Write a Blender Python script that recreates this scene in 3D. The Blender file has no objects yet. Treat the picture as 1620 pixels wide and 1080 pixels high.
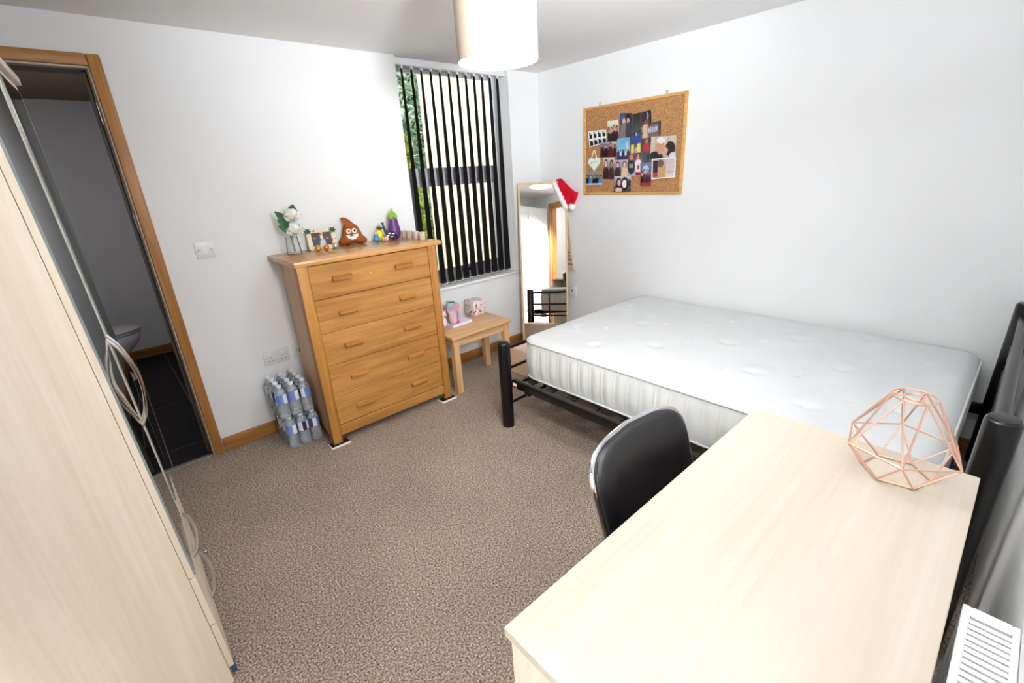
import bpy, bmesh, math, random
from mathutils import Vector, Matrix, noise
random.seed(7)
PI = math.pi
S = bpy.context.scene
COL = S.collection

# ------------------------------------------------------------------ camera, world, lights, exposure
cam_d = bpy.data.cameras.new('camera')
cam = bpy.data.objects.new('camera', cam_d); COL.objects.link(cam)
cam_d.sensor_width = 36.0
cam_d.lens = 724.25 / 1620 * 36
cam_d.clip_start = 0.02
R = ((0.74032289, -0.67003969, -0.05448688), (0.2702314, 0.22240109, 0.9367565), (0.6155461, 0.70822635, -0.34571438))
cam.matrix_world = Matrix(((R[0][0], R[1][0], -R[2][0], -3.0068), (R[0][1], R[1][1], -R[2][1], -2.9602),
                           (R[0][2], R[1][2], -R[2][2], 1.4712), (0, 0, 0, 1)))
S.camera = cam

W = bpy.data.worlds.new('sky'); S.world = W; W.use_nodes = True
bg = W.node_tree.nodes['Background']
bg.inputs[0].default_value = (0.95, 0.97, 1.0, 1); bg.inputs[1].default_value = 3.0

def area(name, loc, target, size, power, color):
    d = bpy.data.lights.new(name, 'AREA'); d.shape = 'DISK'; d.size = size; d.energy = power; d.color = color
    o = bpy.data.objects.new(name, d); COL.objects.link(o); o.location = loc
    o.rotation_euler = (Vector(target) - Vector(loc)).to_track_quat('-Z', 'Y').to_euler()
    return o
area('ceiling_bounce', (-1.75, -2.45, 1.93), (-1.7, -2.4, 2.3), 0.36, 29, (0.92, 0.965, 1.0))  # added unseen lamp aimed up, stands in for flash bounced off the ceiling
area('high_flash_fill', (-2.5, -2.9, 2.165), (-1.3, -0.3, 1.5), 0.3, 17, (0.94, 0.975, 1.0))  # added unseen fill just under the ceiling, carries a share of the flash light
def spot(name, loc, target, cone, power, color, radius=0.1):
    d = bpy.data.lights.new(name, 'SPOT'); d.energy = power; d.color = color; d.spot_size = math.radians(cone); d.spot_blend = 1.0; d.shadow_soft_size = radius
    o = bpy.data.objects.new(name, d); COL.objects.link(o); o.location = loc
    o.rotation_euler = (Vector(target) - Vector(loc)).to_track_quat('-Z', 'Y').to_euler()
    return o
spot('door_bounce', (-2.75, -2.75, 1.95), (-3.37, -2.72, 1.0), 80, 440, (0.94, 0.975, 1.0))  # added unseen spot on the open door, whose bounce brightens the room
spot('front_flash_fill', (-2.42, -3.02, 1.6), (-0.65, -0.25, 0.9), 95, 98, (0.94, 0.975, 1.0), 0.12)  # added unseen frontal fill set beside the camera, stands in for direct flash
spot('up_flash_fill', (-2.42, -3.02, 1.7), (-1.25, -1.1, 2.27), 75, 180, (0.94, 0.975, 1.0), 0.12)  # added unseen spot that lifts the ceiling and upper walls
d = bpy.data.lights.new('pendant_bulb', 'POINT'); d.energy = 24; d.color = (1.0, 0.92, 0.82); d.shadow_soft_size = 0.035
o = bpy.data.objects.new('pendant_bulb', d); COL.objects.link(o); o.location = (-1.77, -1.55, 1.95)
d = bpy.data.lights.new('corridor_fill', 'POINT'); d.energy = 14; d.color = (1.0, 0.96, 0.9); d.shadow_soft_size = 0.1  # added unseen lamp that brightens the corridor behind the doorway
o = bpy.data.objects.new('corridor_fill', d); COL.objects.link(o); o.location = (-3.1, -3.75, 2.0)

area('ensuite_fill', (-3.6, 0.9, 1.7), (-2.8, 1.6, 0.9), 0.5, 5.5, (1.0, 0.95, 0.9))  # added fill lamp to brighten the ensuite, no window exists there
S.view_settings.view_transform = 'Standard'; S.view_settings.look = 'None'
S.view_settings.gamma = 1; S.view_settings.use_curve_mapping = False
S.view_settings.exposure = 0.05
S.cycles.transparent_max_bounces = 40

# ------------------------------------------------------------------ materials
def lin(c):
    return tuple(((v / 255) / 12.92 if v / 255 <= 0.04045 else ((v / 255 + 0.055) / 1.055) ** 2.4) for v in c) + (1,)
def new_mat(name):
    m = bpy.data.materials.new(name); m.use_nodes = True
    nt = m.node_tree; return m, nt, nt.nodes['Principled BSDF'], nt.nodes, nt.links
def coords(N, L, scale, kind='Object'):
    tc = N.new('ShaderNodeTexCoord'); mp = N.new('ShaderNodeMapping'); mp.inputs['Scale'].default_value = scale
    L.new(tc.outputs[kind], mp.inputs['Vector']); return mp.outputs['Vector']
def ramp(N, stops, interp='LINEAR'):
    r = N.new('ShaderNodeValToRGB'); r.color_ramp.interpolation = interp
    e = r.color_ramp.elements
    while len(e) < len(stops): e.new(0.5)
    for i, (p, c) in enumerate(stops): e[i].position = p; e[i].color = c
    return r
def bump(N, L, B, src, strength, dist=0.002):
    b = N.new('ShaderNodeBump'); b.inputs['Strength'].default_value = strength; b.inputs['Distance'].default_value = dist
    L.new(src, b.inputs['Height']); L.new(b.outputs['Normal'], B.inputs['Normal'])
def tint(name, rgb, rough=0.5, metal=0.0, var=0.06, scale=18, spec=0.5, bmp=0.0, bscale=200):
    m, nt, B, N, L = new_mat(name)
    n = N.new('ShaderNodeTexNoise'); n.inputs['Scale'].default_value = scale; n.inputs['Detail'].default_value = 3
    L.new(coords(N, L, (1, 1, 1)), n.inputs['Vector'])
    c = lin(rgb); r = ramp(N, [(0.3, tuple(v * (1 - var) for v in c[:3]) + (1,)), (0.7, tuple(min(1, v * (1 + var)) for v in c[:3]) + (1,))])
    L.new(n.outputs['Fac'], r.inputs['Fac']); L.new(r.outputs['Color'], B.inputs['Base Color'])
    B.inputs['Roughness'].default_value = rough; B.inputs['Metallic'].default_value = metal
    B.inputs['Specular IOR Level'].default_value = spec
    if bmp:
        n2 = N.new('ShaderNodeTexNoise'); n2.inputs['Scale'].default_value = bscale; n2.inputs['Detail'].default_value = 4
        L.new(coords(N, L, (1, 1, 1)), n2.inputs['Vector']); bump(N, L, B, n2.outputs['Fac'], bmp)
    return m
def wood(name, dark, light, axis, across=16, along=0.9, rough=0.45, fine=90, finemix=0.35, spec=0.4):
    m, nt, B, N, L = new_mat(name)
    sc = [across] * 3; sc['xyz'.index(axis)] = along
    n = N.new('ShaderNodeTexNoise'); n.inputs['Scale'].default_value = 1; n.inputs['Detail'].default_value = 5
    n.inputs['Distortion'].default_value = 0.6
    L.new(coords(N, L, sc), n.inputs['Vector'])
    sf = [fine] * 3; sf['xyz'.index(axis)] = fine * 0.04
    n2 = N.new('ShaderNodeTexNoise'); n2.inputs['Scale'].default_value = 1.6; n2.inputs['Detail'].default_value = 2
    L.new(coords(N, L, sf), n2.inputs['Vector'])
    mx = N.new('ShaderNodeMix'); mx.data_type = 'FLOAT'; mx.inputs['Factor'].default_value = finemix
    L.new(n.outputs['Fac'], mx.inputs['A']); L.new(n2.outputs['Fac'], mx.inputs['B'])
    r = ramp(N, [(0.33, lin(dark)), (0.64, lin(light))])
    L.new(mx.outputs['Result'], r.inputs['Fac']); L.new(r.outputs['Color'], B.inputs['Base Color'])
    B.inputs['Roughness'].default_value = rough; B.inputs['Specular IOR Level'].default_value = spec
    bump(N, L, B, n2.outputs['Fac'], 0.06)
    return m
def clear(name, rgb=(1, 1, 1), gloss=0.1, rough=0.02, body=0.0, body_rgb=(230, 235, 238), ior=1.45):
    m = bpy.data.materials.new(name); m.use_nodes = True; nt = m.node_tree; N = nt.nodes; L = nt.links
    N.clear(); out = N.new('ShaderNodeOutputMaterial')
    t = N.new('ShaderNodeBsdfTransparent'); t.inputs[0].default_value = (*rgb, 1)
    g = N.new('ShaderNodeBsdfGlossy'); g.inputs['Roughness'].default_value = rough
    fr = N.new('ShaderNodeFresnel'); fr.inputs['IOR'].default_value = ior
    ad = N.new('ShaderNodeMath'); ad.operation = 'ADD'; ad.inputs[1].default_value = gloss; L.new(fr.outputs[0], ad.inputs[0])
    mx = N.new('ShaderNodeMixShader'); L.new(ad.outputs[0], mx.inputs[0]); L.new(t.outputs[0], mx.inputs[1]); L.new(g.outputs[0], mx.inputs[2])
    last = mx
    if body:
        df = N.new('ShaderNodeBsdfDiffuse'); df.inputs[0].default_value = lin(body_rgb)
        m2 = N.new('ShaderNodeMixShader'); m2.inputs[0].default_value = body
        L.new(mx.outputs[0], m2.inputs[1]); L.new(df.outputs[0], m2.inputs[2]); last = m2
    L.new(last.outputs[0], out.inputs['Surface']); return m
def speckle(name, stops, scale, rough=0.8, kind='voronoi'):
    m, nt, B, N, L = new_mat(name)
    if kind == 'voronoi':
        n = N.new('ShaderNodeTexVoronoi'); n.inputs['Scale'].default_value = scale; out = n.outputs['Color']
    else:
        n = N.new('ShaderNodeTexNoise'); n.inputs['Scale'].default_value = scale; n.inputs['Detail'].default_value = 4; out = n.outputs['Fac']
    L.new(coords(N, L, (1, 1, 1)), n.inputs['Vector'])
    r = ramp(N, stops, 'CONSTANT' if kind == 'voronoi' else 'LINEAR'); L.new(out, r.inputs['Fac'])
    L.new(r.outputs['Color'], B.inputs['Base Color']); B.inputs['Roughness'].default_value = rough
    return m

M = {}
M['wall'] = tint('white_wall_paint', (233, 234, 235), 0.85, var=0.012, scale=2.5, spec=0.2, bmp=0.05, bscale=60)
M['ceiling'] = tint('ceiling_paint', (240, 240, 240), 0.9, var=0.012, scale=2, spec=0.15)
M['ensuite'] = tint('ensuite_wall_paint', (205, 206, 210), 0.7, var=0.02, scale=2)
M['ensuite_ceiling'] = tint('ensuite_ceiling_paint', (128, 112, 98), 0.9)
M['corridor'] = tint('corridor_paint', (226, 226, 226), 0.8, var=0.02, scale=2)
M['white'] = tint('white_plastic', (236, 238, 240), 0.35, var=0.01)
M['gloss_white'] = tint('white_gloss_paint', (238, 238, 238), 0.35, var=0.01)
M['offwhite'] = tint('plate_plastic', (222, 223, 224), 0.35, var=0.01)
M['grey_mark'] = tint('plate_marks', (120, 120, 122), 0.5)
M['dark'] = tint('dark_recess', (22, 20, 20), 0.7)
M['pine'] = wood('stained_pine', (132, 84, 38), (180, 126, 66), 'z', 22, 1.2, 0.4)
M['pine_x'] = wood('stained_pine_across', (132, 84, 38), (180, 126, 66), 'x', 22, 1.2, 0.4)
M['pine_y'] = wood('stained_pine_depth', (132, 84, 38), (180, 126, 66), 'y', 22, 1.2, 0.4)
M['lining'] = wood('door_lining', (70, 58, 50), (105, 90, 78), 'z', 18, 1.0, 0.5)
M['worn'] = tint('worn_pale_paint', (196, 180, 168), 0.6, var=0.12, scale=60)
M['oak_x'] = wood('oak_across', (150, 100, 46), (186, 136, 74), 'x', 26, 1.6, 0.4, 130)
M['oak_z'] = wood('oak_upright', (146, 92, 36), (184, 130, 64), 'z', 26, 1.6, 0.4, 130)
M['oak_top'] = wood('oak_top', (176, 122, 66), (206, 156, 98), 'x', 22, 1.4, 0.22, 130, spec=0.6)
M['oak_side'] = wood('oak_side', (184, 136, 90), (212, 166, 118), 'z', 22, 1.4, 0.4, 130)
M['oak_handle'] = wood('oak_handle', (142, 90, 38), (180, 126, 62), 'x', 30, 2, 0.35)
M['tan_x'] = wood('tan_wood_across', (198, 152, 106), (226, 184, 138), 'x', 24, 1.4, 0.35)
M['tan_z'] = wood('tan_wood_upright', (196, 148, 100), (222, 180, 130), 'z', 24, 1.4, 0.4)
M['maple_x'] = wood('maple_laminate_across', (180, 167, 149), (195, 185, 171), 'x', 9, 0.5, 0.38, 55, 0.3)
M['maple_z'] = wood('maple_laminate_upright', (214, 199, 178), (232, 220, 203), 'z', 9, 0.5, 0.38, 55, 0.3)
M['frame_wood'] = wood('mirror_frame_wood', (196, 152, 104), (222, 184, 138), 'z', 30, 2, 0.45)
M['board_wood'] = wood('board_frame_wood', (192, 138, 68), (222, 172, 98), 'y', 30, 2, 0.45)
M['black_metal'] = tint('black_powder_metal', (7, 6, 7), 0.28, var=0.1, spec=0.45)
M['black_plastic'] = tint('black_plastic', (16, 15, 16), 0.35, var=0.1)
M['leather'] = tint('black_leatherette', (11, 10, 14), 0.4, var=0.12, scale=8, bmp=0.25, bscale=260)
M['chrome'] = tint('chrome', (225, 225, 228), 0.12, metal=1.0, var=0.02)
M['steel'] = tint('brushed_steel', (190, 186, 180), 0.3, metal=1.0, var=0.05)
M['copper'] = tint('rose_copper_wire', (222, 182, 160), 0.3, metal=0.75, var=0.05)
M['mirror'] = tint('mirror_silver', (246, 248, 248), 0.015, metal=1.0, var=0.0)
M['door_mirror'] = tint('wardrobe_mirror', (226, 232, 231), 0.02, metal=1.0, var=0.0)
M['glass_edge'] = tint('green_glass_edge', (118, 134, 136), 0.15, var=0.1)
M['glass'] = clear('window_glass', (0.96, 0.98, 0.97), 0.0)
M['vase_glass'] = clear('vase_glass', (0.985, 0.99, 0.99), 0.05, 0.02, 0.06, (236, 240, 240), 1.15)
M['pet'] = clear('clear_bottle_plastic', (0.95, 0.965, 0.98), 0.07, 0.12, 0.26, (220, 228, 236), 1.22)
M['pink_clear'] = clear('pink_clear_plastic', (1.0, 0.82, 0.87), 0.04, 0.15, 0.5, (240, 192, 206), 1.2)
M['candle_glass'] = clear('pink_candle_glass', (1, 0.9, 0.95), 0.04, 0.08, 0.3, (252, 232, 240), 1.2)
M['cap_white'] = tint('white_cap', (226, 232, 238), 0.4)
M['blind'] = tint('black_blind_fabric', (42, 39, 35), 0.85, var=0.15, scale=40, spec=0.15)
M['upvc'] = tint('white_upvc', (216, 219, 226), 0.35, var=0.01)
M['render_wall'] = tint('cream_render', (240, 224, 196), 0.9, var=0.03, scale=6, bmp=0.2, bscale=60)
M['soil'] = tint('garden_soil', (92, 84, 66), 0.95, var=0.3)
M['bark'] = tint('shrub_bark', (70, 56, 42), 0.9, var=0.2)
M['leaf_blue'] = speckle('blue_green_leaves', [(0.25, lin((96, 138, 112))), (0.48, lin((176, 210, 186))), (0.66, lin((242, 248, 240)))], 3.0, 0.6, 'noise')
M['leaf_lime'] = speckle('lime_leaves', [(0.25, lin((92, 124, 44))), (0.5, lin((186, 208, 84))), (0.72, lin((242, 246, 160)))], 4.0, 0.6, 'noise')
M['tile'] = tint('black_floor_tile', (24, 18, 20), 0.5, var=0.2, scale=8, spec=0.25)
M['grout'] = tint('grey_grout', (150, 140, 142), 0.8)
M['ceramic'] = tint('toilet_ceramic', (214, 218, 224), 0.15, var=0.01)
M['lid'] = tint('toilet_lid', (206, 204, 202), 0.25, var=0.01)
M['aubergine'] = tint('purple_vinyl', (92, 44, 118), 0.4, var=0.1, scale=30)
M['lime'] = tint('lime_felt', (136, 186, 36), 0.6, var=0.1)
M['poo'] = tint('brown_plush', (158, 86, 40), 0.9, var=0.12, scale=60, spec=0.1, bmp=0.3, bscale=300)
M['poo_edge'] = tint('dark_brown_thread', (84, 44, 24), 0.9)
M['felt_white'] = tint('white_felt', (240, 236, 232), 0.9)
M['felt_black'] = tint('black_felt', (20, 18, 18), 0.9)
M['red_felt'] = tint('red_felt', (196, 20, 44), 0.9, var=0.14, scale=30, spec=0.1)
M['fur'] = tint('white_fur', (244, 242, 242), 1.0, var=0.05, scale=90, spec=0.05, bmp=1.0, bscale=160)
M['blue_toy'] = tint('blue_vinyl', (58, 150, 222), 0.35, var=0.15)
M['yellow_toy'] = tint('yellow_vinyl', (228, 222, 20), 0.5, var=0.1, scale=60)
M['leaf_dark'] = tint('dark_green_leaf', (46, 92, 56), 0.55, var=0.2, scale=50)
M['leaf_olive'] = tint('olive_spikes', (92, 104, 36), 0.6, var=0.2)
M['navy_toy'] = tint('dark_slate_vinyl', (44, 46, 66), 0.4, var=0.2)
M['peach'] = tint('peach_vinyl', (236, 190, 168), 0.45)
M['pink'] = tint('pink_vinyl', (226, 150, 178), 0.45)
M['petal'] = tint('cream_petal', (252, 250, 242), 0.85, var=0.06, scale=40)
M['gold'] = tint('gold_bauble', (214, 160, 62), 0.3, metal=0.7)
M['copper_b'] = tint('copper_bauble', (206, 124, 60), 0.3, metal=0.7)
M['silver_b'] = tint('silver_bauble', (206, 206, 204), 0.25, metal=0.7)
M['votive'] = wood('votive_bark', (164, 146, 130), (214, 200, 186), 'z', 120, 20, 0.4)
M['wax'] = tint('cream_wax', (252, 248, 240), 0.6)
M['frame_cream'] = speckle('patterned_cream_frame', [(0.0, lin((226, 214, 184))), (0.72, lin((150, 128, 96))), (0.8, lin((236, 226, 200)))], 90)
M['tissue'] = speckle('pink_cat_print', [(0.0, lin((230, 212, 208))), (0.4, lin((214, 188, 186))), (0.6, lin((238, 226, 222))), (0.84, lin((150, 124, 124)))], 75, 0.6)
M['lavender'] = tint('lavender_cover', (218, 214, 236), 0.5, var=0.1, scale=14)
M['paper'] = tint('page_paper', (240, 240, 244), 0.8)
M['teal'] = tint('teal_card', (146, 212, 206), 0.5, var=0.1)
M['magenta'] = tint('magenta_bead', (226, 92, 178), 0.35)
M['cow'] = speckle('black_spotted_white', [(0.0, lin((240, 234, 236))), (0.68, lin((26, 22, 24)))], 26, 0.8)
M['heart'] = tint('pale_heart', (222, 232, 226), 0.6, var=0.04)
M['heart_ink'] = tint('grey_green_ink', (120, 146, 146), 0.7)
M['ribbon'] = tint('cream_ribbon', (238, 226, 206), 0.8)
M['bag_paper'] = tint('beige_paper', (206, 190, 172), 0.85, var=0.08, scale=12)
M['bag_print'] = tint('brown_print', (120, 100, 84), 0.85)
M['card'] = tint('pale_card_box', (246, 216, 190), 0.85, var=0.05)
M['blue_glide'] = tint('blue_glide', (46, 66, 112), 0.5)
M['tag_white'] = tint('white_tag', (238, 236, 234), 0.7)
M['tag_red'] = tint('red_tag', (196, 40, 40), 0.7)
M['pad'] = tint('black_pad', (26, 22, 22), 0.5)
M['shell'] = tint('shiny_bead', (196, 204, 212), 0.1, metal=0.6)

def carpet():
    m, nt, B, N, L = new_mat('brown_fleck_carpet')
    v = coords(N, L, (1, 1, 1))
    n = N.new('ShaderNodeTexNoise'); n.inputs['Scale'].default_value = 150; n.inputs['Detail'].default_value = 5; n.inputs['Roughness'].default_value = 0.72
    L.new(v, n.inputs['Vector'])
    r = ramp(N, [(0.38, lin((74, 60, 50))), (0.465, lin((150, 131, 115))), (0.535, lin((180, 161, 145))), (0.63, lin((232, 220, 207)))])
    L.new(n.outputs['Fac'], r.inputs['Fac'])
    n2 = N.new('ShaderNodeTexNoise'); n2.inputs['Scale'].default_value = 2.2; n2.inputs['Detail'].default_value = 5
    L.new(v, n2.inputs['Vector'])
    r2 = ramp(N, [(0.35, (0.86, 0.86, 0.86, 1)), (0.65, (1, 1, 1, 1))]); L.new(n2.outputs['Fac'], r2.inputs['Fac'])
    mx = N.new('ShaderNodeMix'); mx.data_type = 'RGBA'; mx.blend_type = 'MULTIPLY'; mx.inputs['Factor'].default_value = 1
    L.new(r.outputs['Color'], mx.inputs['A']); L.new(r2.outputs['Color'], mx.inputs['B'])
    L.new(mx.outputs['Result'], B.inputs['Base Color'])
    B.inputs['Roughness'].default_value = 0.98; B.inputs['Specular IOR Level'].default_value = 0.05
    bump(N, L, B, n.outputs['Fac'], 0.9, 0.008)
    return m
M['carpet'] = carpet()
def cork():
    m, nt, B, N, L = new_mat('cork')
    n = N.new('ShaderNodeTexNoise'); n.inputs['Scale'].default_value = 190; n.inputs['Detail'].default_value = 3
    L.new(coords(N, L, (1, 1, 1)), n.inputs['Vector'])
    r = ramp(N, [(0.35, lin((128, 86, 50))), (0.5, lin((172, 124, 80))), (0.66, lin((196, 150, 104)))])
    L.new(n.outputs['Fac'], r.inputs['Fac']); L.new(r.outputs['Color'], B.inputs['Base Color']); B.inputs['Roughness'].default_value = 0.95
    return m
M['cork'] = cork()
def ticking(name, rgb, quilt):
    m, nt, B, N, L = new_mat(name)
    v = N.new('ShaderNodeTexNoise'); v.inputs['Scale'].default_value = 9; v.inputs['Detail'].default_value = 2
    L.new(coords(N, L, (1, 1, 1)), v.inputs['Vector'])
    c = lin(rgb); r = ramp(N, [(0.35, tuple(x * 0.965 for x in c[:3]) + (1,)), (0.65, c)])
    L.new(v.outputs['Fac'], r.inputs['Fac']); L.new(r.outputs['Color'], B.inputs['Base Color'])
    B.inputs['Roughness'].default_value = 0.8; B.inputs['Specular IOR Level'].default_value = 0.25
    n2 = N.new('ShaderNodeTexNoise'); n2.inputs['Scale'].default_value = 320 if not quilt else 40
    L.new(coords(N, L, (1, 1, 1)), n2.inputs['Vector']); bump(N, L, B, n2.outputs['Fac'], 0.12 if not quilt else 0.35, 0.004)
    return m
M['tick_top'] = ticking('mattress_top_ticking', (208, 210, 211), False)
M['tick_side'] = ticking('mattress_border_ticking', (218, 220, 218), True)
M['tape'] = tint('mattress_tape', (198, 200, 196), 0.7)
M['motif'] = tint('pale_stitched_motif', (222, 220, 223), 0.8)
M['motif_pink'] = tint('pale_pink_motif', (238, 224, 226), 0.8)
def label_mat():
    m, nt, B, N, L = new_mat('blue_white_bottle_label')
    tc = N.new('ShaderNodeTexCoord'); sx = N.new('ShaderNodeSeparateXYZ'); L.new(tc.outputs['Object'], sx.inputs[0])
    at = N.new('ShaderNodeMath'); at.operation = 'ARCTAN2'; L.new(sx.outputs['Y'], at.inputs[0]); L.new(sx.outputs['X'], at.inputs[1])
    mr = N.new('ShaderNodeMapRange'); mr.inputs['From Min'].default_value = -PI; mr.inputs['From Max'].default_value = PI; L.new(at.outputs[0], mr.inputs['Value'])
    r = ramp(N, [(0, lin((112, 136, 200))), (0.2, lin((232, 236, 242))), (0.34, lin((40, 46, 86))), (0.46, lin((232, 236, 242))), (0.6, lin((130, 152, 208))), (0.76, lin((48, 56, 104))), (0.88, lin((226, 230, 240)))], 'CONSTANT')
    L.new(mr.outputs[0], r.inputs['Fac']); L.new(r.outputs['Color'], B.inputs['Base Color']); B.inputs['Roughness'].default_value = 0.35
    return m
M['label'] = label_mat()
def print_mat():
    m, nt, B, N, L = new_mat('printed_photo_paper')
    a = N.new('ShaderNodeVertexColor'); a.layer_name = 'Col'; L.new(a.outputs['Color'], B.inputs['Base Color']); B.inputs['Roughness'].default_value = 0.35
    return m
M['print'] = print_mat()
def shade_mat():
    m = bpy.data.materials.new('cream_lampshade_fabric'); m.use_nodes = True; nt = m.node_tree; N = nt.nodes; L = nt.links
    N.clear(); out = N.new('ShaderNodeOutputMaterial')
    n = N.new('ShaderNodeTexNoise'); n.inputs['Scale'].default_value = 300; L.new(coords(N, L, (1, 1, 1)), n.inputs['Vector'])
    r = ramp(N, [(0.3, lin((188, 172, 154))), (0.7, lin((198, 183, 166)))]); L.new(n.outputs['Fac'], r.inputs['Fac'])
    a = N.new('ShaderNodeBsdfDiffuse'); b = N.new('ShaderNodeBsdfTranslucent'); mx = N.new('ShaderNodeMixShader'); mx.inputs[0].default_value = 0.01
    L.new(r.outputs[0], a.inputs[0]); L.new(r.outputs[0], b.inputs[0]); L.new(a.outputs[0], mx.inputs[1]); L.new(b.outputs[0], mx.inputs[2])
    L.new(mx.outputs[0], out.inputs[0]); return m
M['shade'] = shade_mat()
def bulb_mat():
    m, nt, B, N, L = new_mat('lit_bulb'); B.inputs['Emission Color'].default_value = (1, 0.9, 0.75, 1); B.inputs['Emission Strength'].default_value = 12; return m
M['bulb'] = bulb_mat()

# ------------------------------------------------------------------ mesh helpers
class MB:
    def __init__(s): s.bm = bmesh.new()
    def box(s, x0, x1, y0, y1, z0, z1, bev=0.0, seg=1, mtx=None):
        a = bmesh.new()
        v = [a.verts.new((x, y, z)) for x in (x0, x1) for y in (y0, y1) for z in (z0, z1)]
        for f in ((0, 1, 3, 2), (4, 6, 7, 5), (0, 4, 5, 1), (2, 3, 7, 6), (0, 2, 6, 4), (1, 5, 7, 3)): a.faces.new([v[i] for i in f])
        bmesh.ops.recalc_face_normals(a, faces=a.faces)
        if bev: bmesh.ops.bevel(a, geom=list(a.edges), offset=bev, segments=seg, profile=0.5, affect='EDGES')
        if mtx is not None: a.transform(mtx)
        s.merge(a); return s
    def merge(s, a):
        me = bpy.data.meshes.new('tmp'); a.to_mesh(me); a.free(); s.bm.from_mesh(me); bpy.data.meshes.remove(me)
    def tube(s, pts, r, n=8, closed=False, caps=True):
        pts = [Vector(p) for p in pts]; k = len(pts); rs = r if isinstance(r, (list, tuple)) else [r] * k
        t = []
        for i in range(k):
            if closed: d = pts[(i + 1) % k] - pts[i - 1]
            else: d = pts[min(i + 1, k - 1)] - pts[max(i - 1, 0)]
            t.append(d.normalized())
        ref = Vector((0, 0, 1)) if abs(t[0].z) < 0.9 else Vector((1, 0, 0))
        u = t[0].cross(ref).normalized(); rings = []
        for i in range(k):
            u = (u - t[i] * u.dot(t[i])).normalized(); w = t[i].cross(u)
            rings.append([s.bm.verts.new(pts[i] + (u * math.cos(2 * PI * j / n) + w * math.sin(2 * PI * j / n)) * rs[i]) for j in range(n)])
        for i in range(k if closed else k - 1):
            a, b = rings[i], rings[(i + 1) % k]
            for j in range(n): s.bm.faces.new((a[j], a[(j + 1) % n], b[(j + 1) % n], b[j]))
        if caps and not closed:
            s.bm.faces.new(rings[0][::-1]); s.bm.faces.new(rings[-1])
        return s
    def cyl(s, p0, p1, r, n=20): return s.tube([p0, p1], r, n)
    def lathe(s, prof, c=(0, 0, 0), n=24, mtx=None, sx=1.0, sy=1.0):
        a = bmesh.new(); rings = []
        for r, z in prof:
            if r < 1e-6: rings.append([a.verts.new((0, 0, z))])
            else: rings.append([a.verts.new((r * sx * math.cos(2 * PI * j / n), r * sy * math.sin(2 * PI * j / n), z)) for j in range(n)])
        for p, q in zip(rings[:-1], rings[1:]):
            for j in range(n):
                k = (j + 1) % n
                if len(p) == 1 and len(q) == 1: continue
                if len(p) == 1: a.faces.new((p[0], q[k], q[j]))
                elif len(q) == 1: a.faces.new((p[j], p[k], q[0]))
                else: a.faces.new((p[j], p[k], q[k], q[j]))
        if mtx is not None: a.transform(mtx)
        a.transform(Matrix.Translation(c)); s.merge(a); return s
    def ball(s, c, r, n=16, m=10):
        r3 = r if isinstance(r, (list, tuple)) else (r, r, r)
        prof = [(math.sin(PI * i / m), -math.cos(PI * i / m)) for i in range(m + 1)]
        return s.lathe(prof, c, n, Matrix.Diagonal((r3[0], r3[1], r3[2], 1)))
    def grid(s, fn, nu, nv):
        v = [[s.bm.verts.new(fn(i / nu, j / nv)) for j in range(nv + 1)] for i in range(nu + 1)]
        for i in range(nu):
            for j in range(nv): s.bm.faces.new((v[i][j], v[i + 1][j], v[i + 1][j + 1], v[i][j + 1]))
        return s
    def prism(s, poly, t0, t1, fn):
        a = [s.bm.verts.new(fn(p[0], p[1], t0)) for p in poly]; b = [s.bm.verts.new(fn(p[0], p[1], t1)) for p in poly]
        s.bm.faces.new(a[::-1]); s.bm.faces.new(b); n = len(poly)
        for i in range(n): s.bm.faces.new((a[i], a[(i + 1) % n], b[(i + 1) % n], b[i]))
        return s
    def loft(s, rings, caps=True):
        R_ = [[s.bm.verts.new(p) for p in ring] for ring in rings]; n = len(R_[0])
        for a, b in zip(R_[:-1], R_[1:]):
            for j in range(n): s.bm.faces.new((a[j], a[(j + 1) % n], b[(j + 1) % n], b[j]))
        if caps: s.bm.faces.new(R_[0][::-1]); s.bm.faces.new(R_[-1])
        return s
    def build(s, name, mat, parent=None, sharp=35, warp=None):
        bmesh.ops.recalc_face_normals(s.bm, faces=s.bm.faces)
        if warp:
            for v in s.bm.verts: v.co = warp(v.co)
        me = bpy.data.meshes.new(name); s.bm.to_mesh(me); s.bm.free()
        for p in me.polygons: p.use_smooth = True
        me.set_sharp_from_angle(angle=math.radians(sharp))
        me.materials.append(M[mat] if isinstance(mat, str) else mat)
        o = bpy.data.objects.new(name, me); COL.objects.link(o)
        if parent is not None: o.parent = parent
        return o
def tag(o, label=None, cat=None, group=None, kind=None):
    if label: o['label'] = label
    if cat: o['category'] = cat
    if group: o['group'] = group
    if kind: o['kind'] = kind
    return o
def thing(name, label, cat, loc=(0, 0, 0), rotz=0.0, group=None, kind=None):
    o = bpy.data.objects.new(name, None); COL.objects.link(o); o.location = loc; o.rotation_euler = (0, 0, rotz)
    o.empty_display_size = 0.05
    return tag(o, label, cat, group, kind)
def struct(name, mb, mat, label=None):
    return tag(mb.build(name, mat), label, None, None, 'structure')
def dup(root, loc, rotz=0.0, label=None):
    r = root.copy(); COL.objects.link(r); r.location = loc; r.rotation_euler = (0, 0, rotz)
    if label: r['label'] = label
    for ch in list(root.children):
        c = ch.copy(); COL.objects.link(c); c.parent = r
        for g in list(ch.children):
            e = g.copy(); COL.objects.link(e); e.parent = c
    return r
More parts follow.
